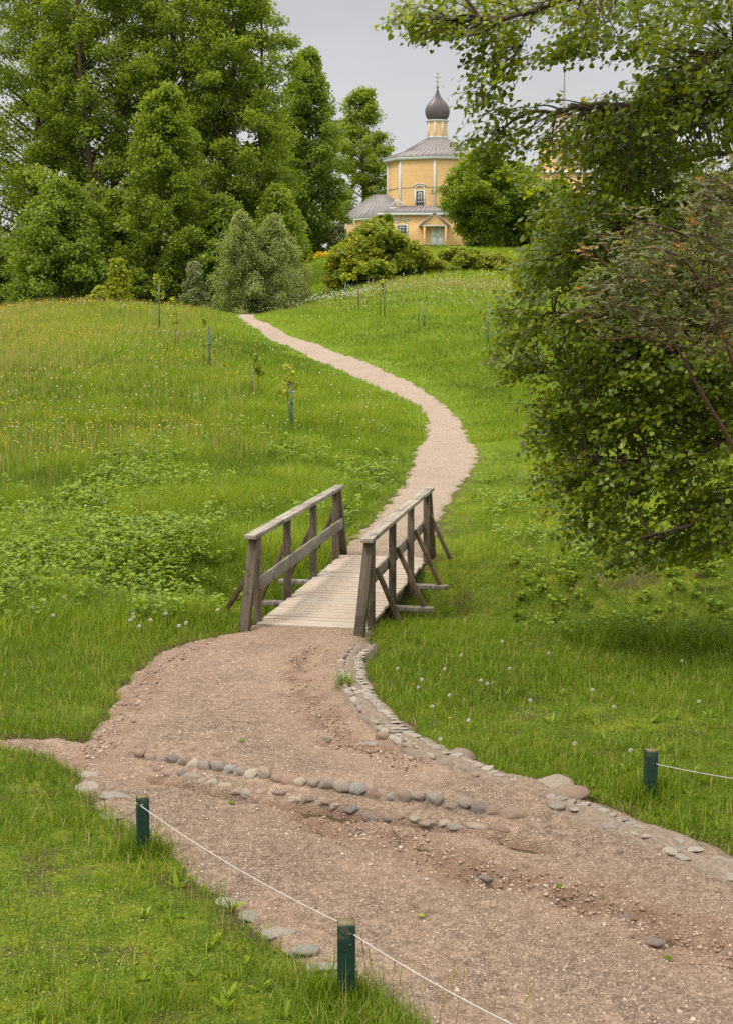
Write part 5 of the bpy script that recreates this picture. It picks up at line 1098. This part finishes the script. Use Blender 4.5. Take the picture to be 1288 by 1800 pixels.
for poly, cnt, (d0, d1) in zones:
    p_ = np.array(poly, float); lo, hi = p_.min(0), p_.max(0); got = 0; dense = cnt > 400
    while got < cnt:
        x, y = r_.uniform(lo[0], hi[0], 1), r_.uniform(lo[1], hi[1], 1)
        if not inpoly(poly, x, y)[0]: continue
        if dense and vnoise(x / 70, y / 40, 5)[0] < .36: 
            if r_.random() < .8: got += .35; continue
        if dense and x[0] < 1050 and y[0] < 460 and r_.random() < .42: got += .6; continue
        got += 1; Dp = r_.uniform(d0, d1); c_ = P(x[0], y[0], Dp)
        j_ = np.argmin(((LP - c_ - (.35, 0, .1)) ** 2).sum(1)); a_ = LP[j_]; dist = np.linalg.norm(a_ - c_)
        dir_ = unit(np.array((-.75, r_.normal() * .45, r_.normal() * .25 - .12)) + .3 * unit(c_ - a_)); Lt = r_.uniform(.28, .55) if dense else r_.uniform(.22, .42)
        q2 = np.linspace(0, 1, 7)[:, None]; s_ = c_ - dir_ * Lt * .4; e_ = c_ + dir_ * Lt * .6 + (0, 0, -.10 * Lt); tw = (1 - q2) ** 2 * s_ + 2 * q2 * (1 - q2) * (c_ + (0, 0, .05)) + q2 ** 2 * e_
        nbm.tube(tw - nb0, np.linspace(.0045, .0018, 7), 3, False)
        mp_ = proj((a_ + c_) / 2)[0]; qp_ = proj(a_ * .7 + c_ * .3)[0]
        if dist < (1.2 if dense else .65) and inpoly(poly, mp_[:1], mp_[1:])[0] and inpoly(poly, qp_[:1], qp_[1:])[0] and r_.random() < (.5 if dense else .95):
            m1 = (a_ + s_) / 2 + r_.normal(size=3) * .06 * dist + (0, 0, .06 * dist); q3 = np.linspace(0, 1, 6)[:, None]; nbm.tube((1 - q3) ** 2 * a_ + 2 * q3 * (1 - q3) * m1 + q3 ** 2 * s_ - nb0, np.linspace(.008 + .004 * dist, .0045, 6), 4, False)
        nl = r_.integers(20, 34) if dense else r_.integers(13, 22); u_ = r_.random(nl); b_ = np.stack([np.interp(u_, q2[:, 0], tw[:, i_]) for i_ in range(3)], 1)
        sd_ = np.where(r_.random(nl) < .5, -1, 1)[:, None] * unit(np.cross(dir_, (0, 0, 1.)))[None]
        ld = unit(dir_[None] * .7 + sd_ * r_.uniform(.4, 1, nl)[:, None] + np.array((0, 0, -.55)) + r_.normal(size=(nl, 3)) * .3)
        ln = unit(np.array((0, -.30, .9)) + r_.normal(size=(nl, 3)) * .42)
        LPOS.append(b_ + ld * .03 + r_.normal(size=(nl, 3)) * .035); LDIR.append(ld); LNRM.append(ln); LR.append(np.clip(r_.uniform(0, .5) + r_.random(nl) * .5, 0, 1))
LPOS, LDIR, LNRM, LR = map(np.concatenate, (LPOS, LDIR, LNRM, LR)); n = len(LPOS)
HV = np.array([(0, 0, 0), (-.30, -.06, .05), (-.50, .22, .09), (-.40, .58, .07), (0, 1.08, -.03), (.40, .58, .07), (.50, .22, .09), (.30, -.06, .05), (0, .45, -.02)])
HF = [[[0, 8, 2, 1], [8, 4, 3, 2], [0, 7, 6, 8], [8, 6, 5, 4]]]
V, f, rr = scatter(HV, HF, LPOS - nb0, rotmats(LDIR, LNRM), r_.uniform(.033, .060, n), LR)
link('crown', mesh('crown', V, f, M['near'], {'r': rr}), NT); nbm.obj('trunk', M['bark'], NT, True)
print('near leaves', n)
# ------------------------------------------------------------------ red leaved rose in front
RB = P(1500, 1400, 9.2); RB[2] = h1(RB[0], RB[1]); RT = thing('rose_bush', RB, 'reddish grey leaved rose bush arching in at the right edge', 'shrub')
rb = MB(); RL_ = []
stems = [[(1500, 1400, 9.2), (1400, 1050, 8.9), (1288, 780, 8.5), (1230, 690, 8.4), (1190, 610, 8.3), (1150, 560, 8.2), (1060, 520, 8.1)], [(1500, 1400, 9.2), (1400, 1000, 9), (1310, 720, 8.6), (1275, 600, 8.5), (1245, 520, 8.4), (1245, 420, 8.3), (1230, 330, 8.2)],
         [(1500, 1400, 9.2), (1420, 900, 9), (1330, 600, 8.8), (1270, 450, 8.6), (1180, 400, 8.5), (1110, 390, 8.4)], [(1500, 1400, 9.2), (1450, 800, 9), (1350, 450, 8.8), (1288, 330, 8.6), (1230, 300, 8.5)],
         [(1190, 610, 8.3), (1120, 590, 8.2), (1050, 600, 8.1), (1010, 540, 8.0)], [(1245, 520, 8.4), (1200, 450, 8.3), (1130, 430, 8.2), (1060, 440, 8.1)], [(1500, 1400, 9.2), (1440, 1000, 8.6), (1370, 760, 8.3), (1300, 620, 8.2), (1240, 570, 8.1)]]
for k_, l_ in enumerate(stems):
    w_ = np.array([P(*a_) for a_ in l_]); 
    if l_[0][0] == 1500: w_[0] = RB
    q = np.linspace(0, 1, len(w_)); q2 = np.linspace(0, 1, len(w_) * 5); s_ = np.stack([np.interp(q2, q, w_[:, i_]) for i_ in range(3)], 1); s_ = np.stack([np.convolve(np.pad(s_[:, i_], 2, 'edge'), np.ones(5) / 5, 'valid') for i_ in range(3)], 1)
    rb.tube(s_ - RB, np.linspace(.020 if l_[0][0] == 1500 else .009, .004, len(s_)), 6); RL_.append(s_)
RLp = np.concatenate(RL_); poly = [(1240, 290), (1330, 270), (1330, 640), (1230, 620), (1150, 600), (1090, 620), (1040, 580), (1000, 520), (1060, 490), (1030, 440), (1100, 380), (1130, 360), (1200, 400), (1195, 330)]
LP2, LD2, LN2, LR2 = [], [], [], []; got = 0
p_ = np.array(poly, float); lo, hi = p_.min(0), p_.max(0)
while got < 230:
    x, y = r_.uniform(lo[0], hi[0], 1), r_.uniform(lo[1], hi[1], 1)
    if not inpoly(poly, x, y)[0]: continue
    got += 1; c_ = P(x[0], y[0], r_.uniform(7.9, 9.1)); a_ = RLp[np.argmin(((RLp - c_) ** 2).sum(1))]
    dir_ = unit(np.array((-.6, r_.normal() * .5, .35 + r_.normal() * .4))); Lt = r_.uniform(.14, .30); s_ = c_ - dir_ * Lt / 2
    m1 = (a_ + s_) / 2 + (0, 0, -.03); q3 = np.linspace(0, 1, 5)[:, None]; rb.tube((1 - q3) ** 2 * a_ + 2 * q3 * (1 - q3) * m1 + q3 ** 2 * s_ - RB, np.linspace(.0028, .0020, 5), 3, False); rb.tube(np.array((s_, c_, c_ + dir_ * Lt / 2)) - RB, [.0028, .002, .0015], 3, False)
    red = r_.random() ** 1.8
    for k in range(5):    # pinnate leaf
        o_ = s_ + dir_ * Lt * (k + .8) / 5.2; ax = unit(r_.normal(size=3) * (1, 1, .35) + dir_ * .6); Ll = r_.uniform(.055, .09); sd_ = unit(np.cross(ax, (0, 0, 1.) + r_.normal(size=3) * .2))
        for m_ in range(7):
            if m_ < 6: u_ = (m_ // 2 + 1) / 4; s2 = -1 if m_ % 2 else 1; LP2.append(o_ + ax * Ll * u_); LD2.append(unit(sd_ * s2 + ax * .55 + (0, 0, -.1)))
            else: LP2.append(o_ + ax * Ll); LD2.append(ax)
            LN2.append(unit(np.array((0, -.3, .9)) + r_.normal(size=3) * .3)); LR2.append(np.clip(red * .75 + (k / 5) * .22 + r_.normal() * .10, 0, 1))
n = len(LP2); V, f, rr = scatter(LV * (.62, 1, 1), LF, np.array(LP2) - RB, rotmats(np.array(LD2), np.array(LN2)), r_.uniform(.022, .038, n), np.array(LR2))
link('foliage', mesh('foliage', V, f, M['rosa'], {'r': rr}), RT); rb.obj('stem', M['redstem'], RT, True)
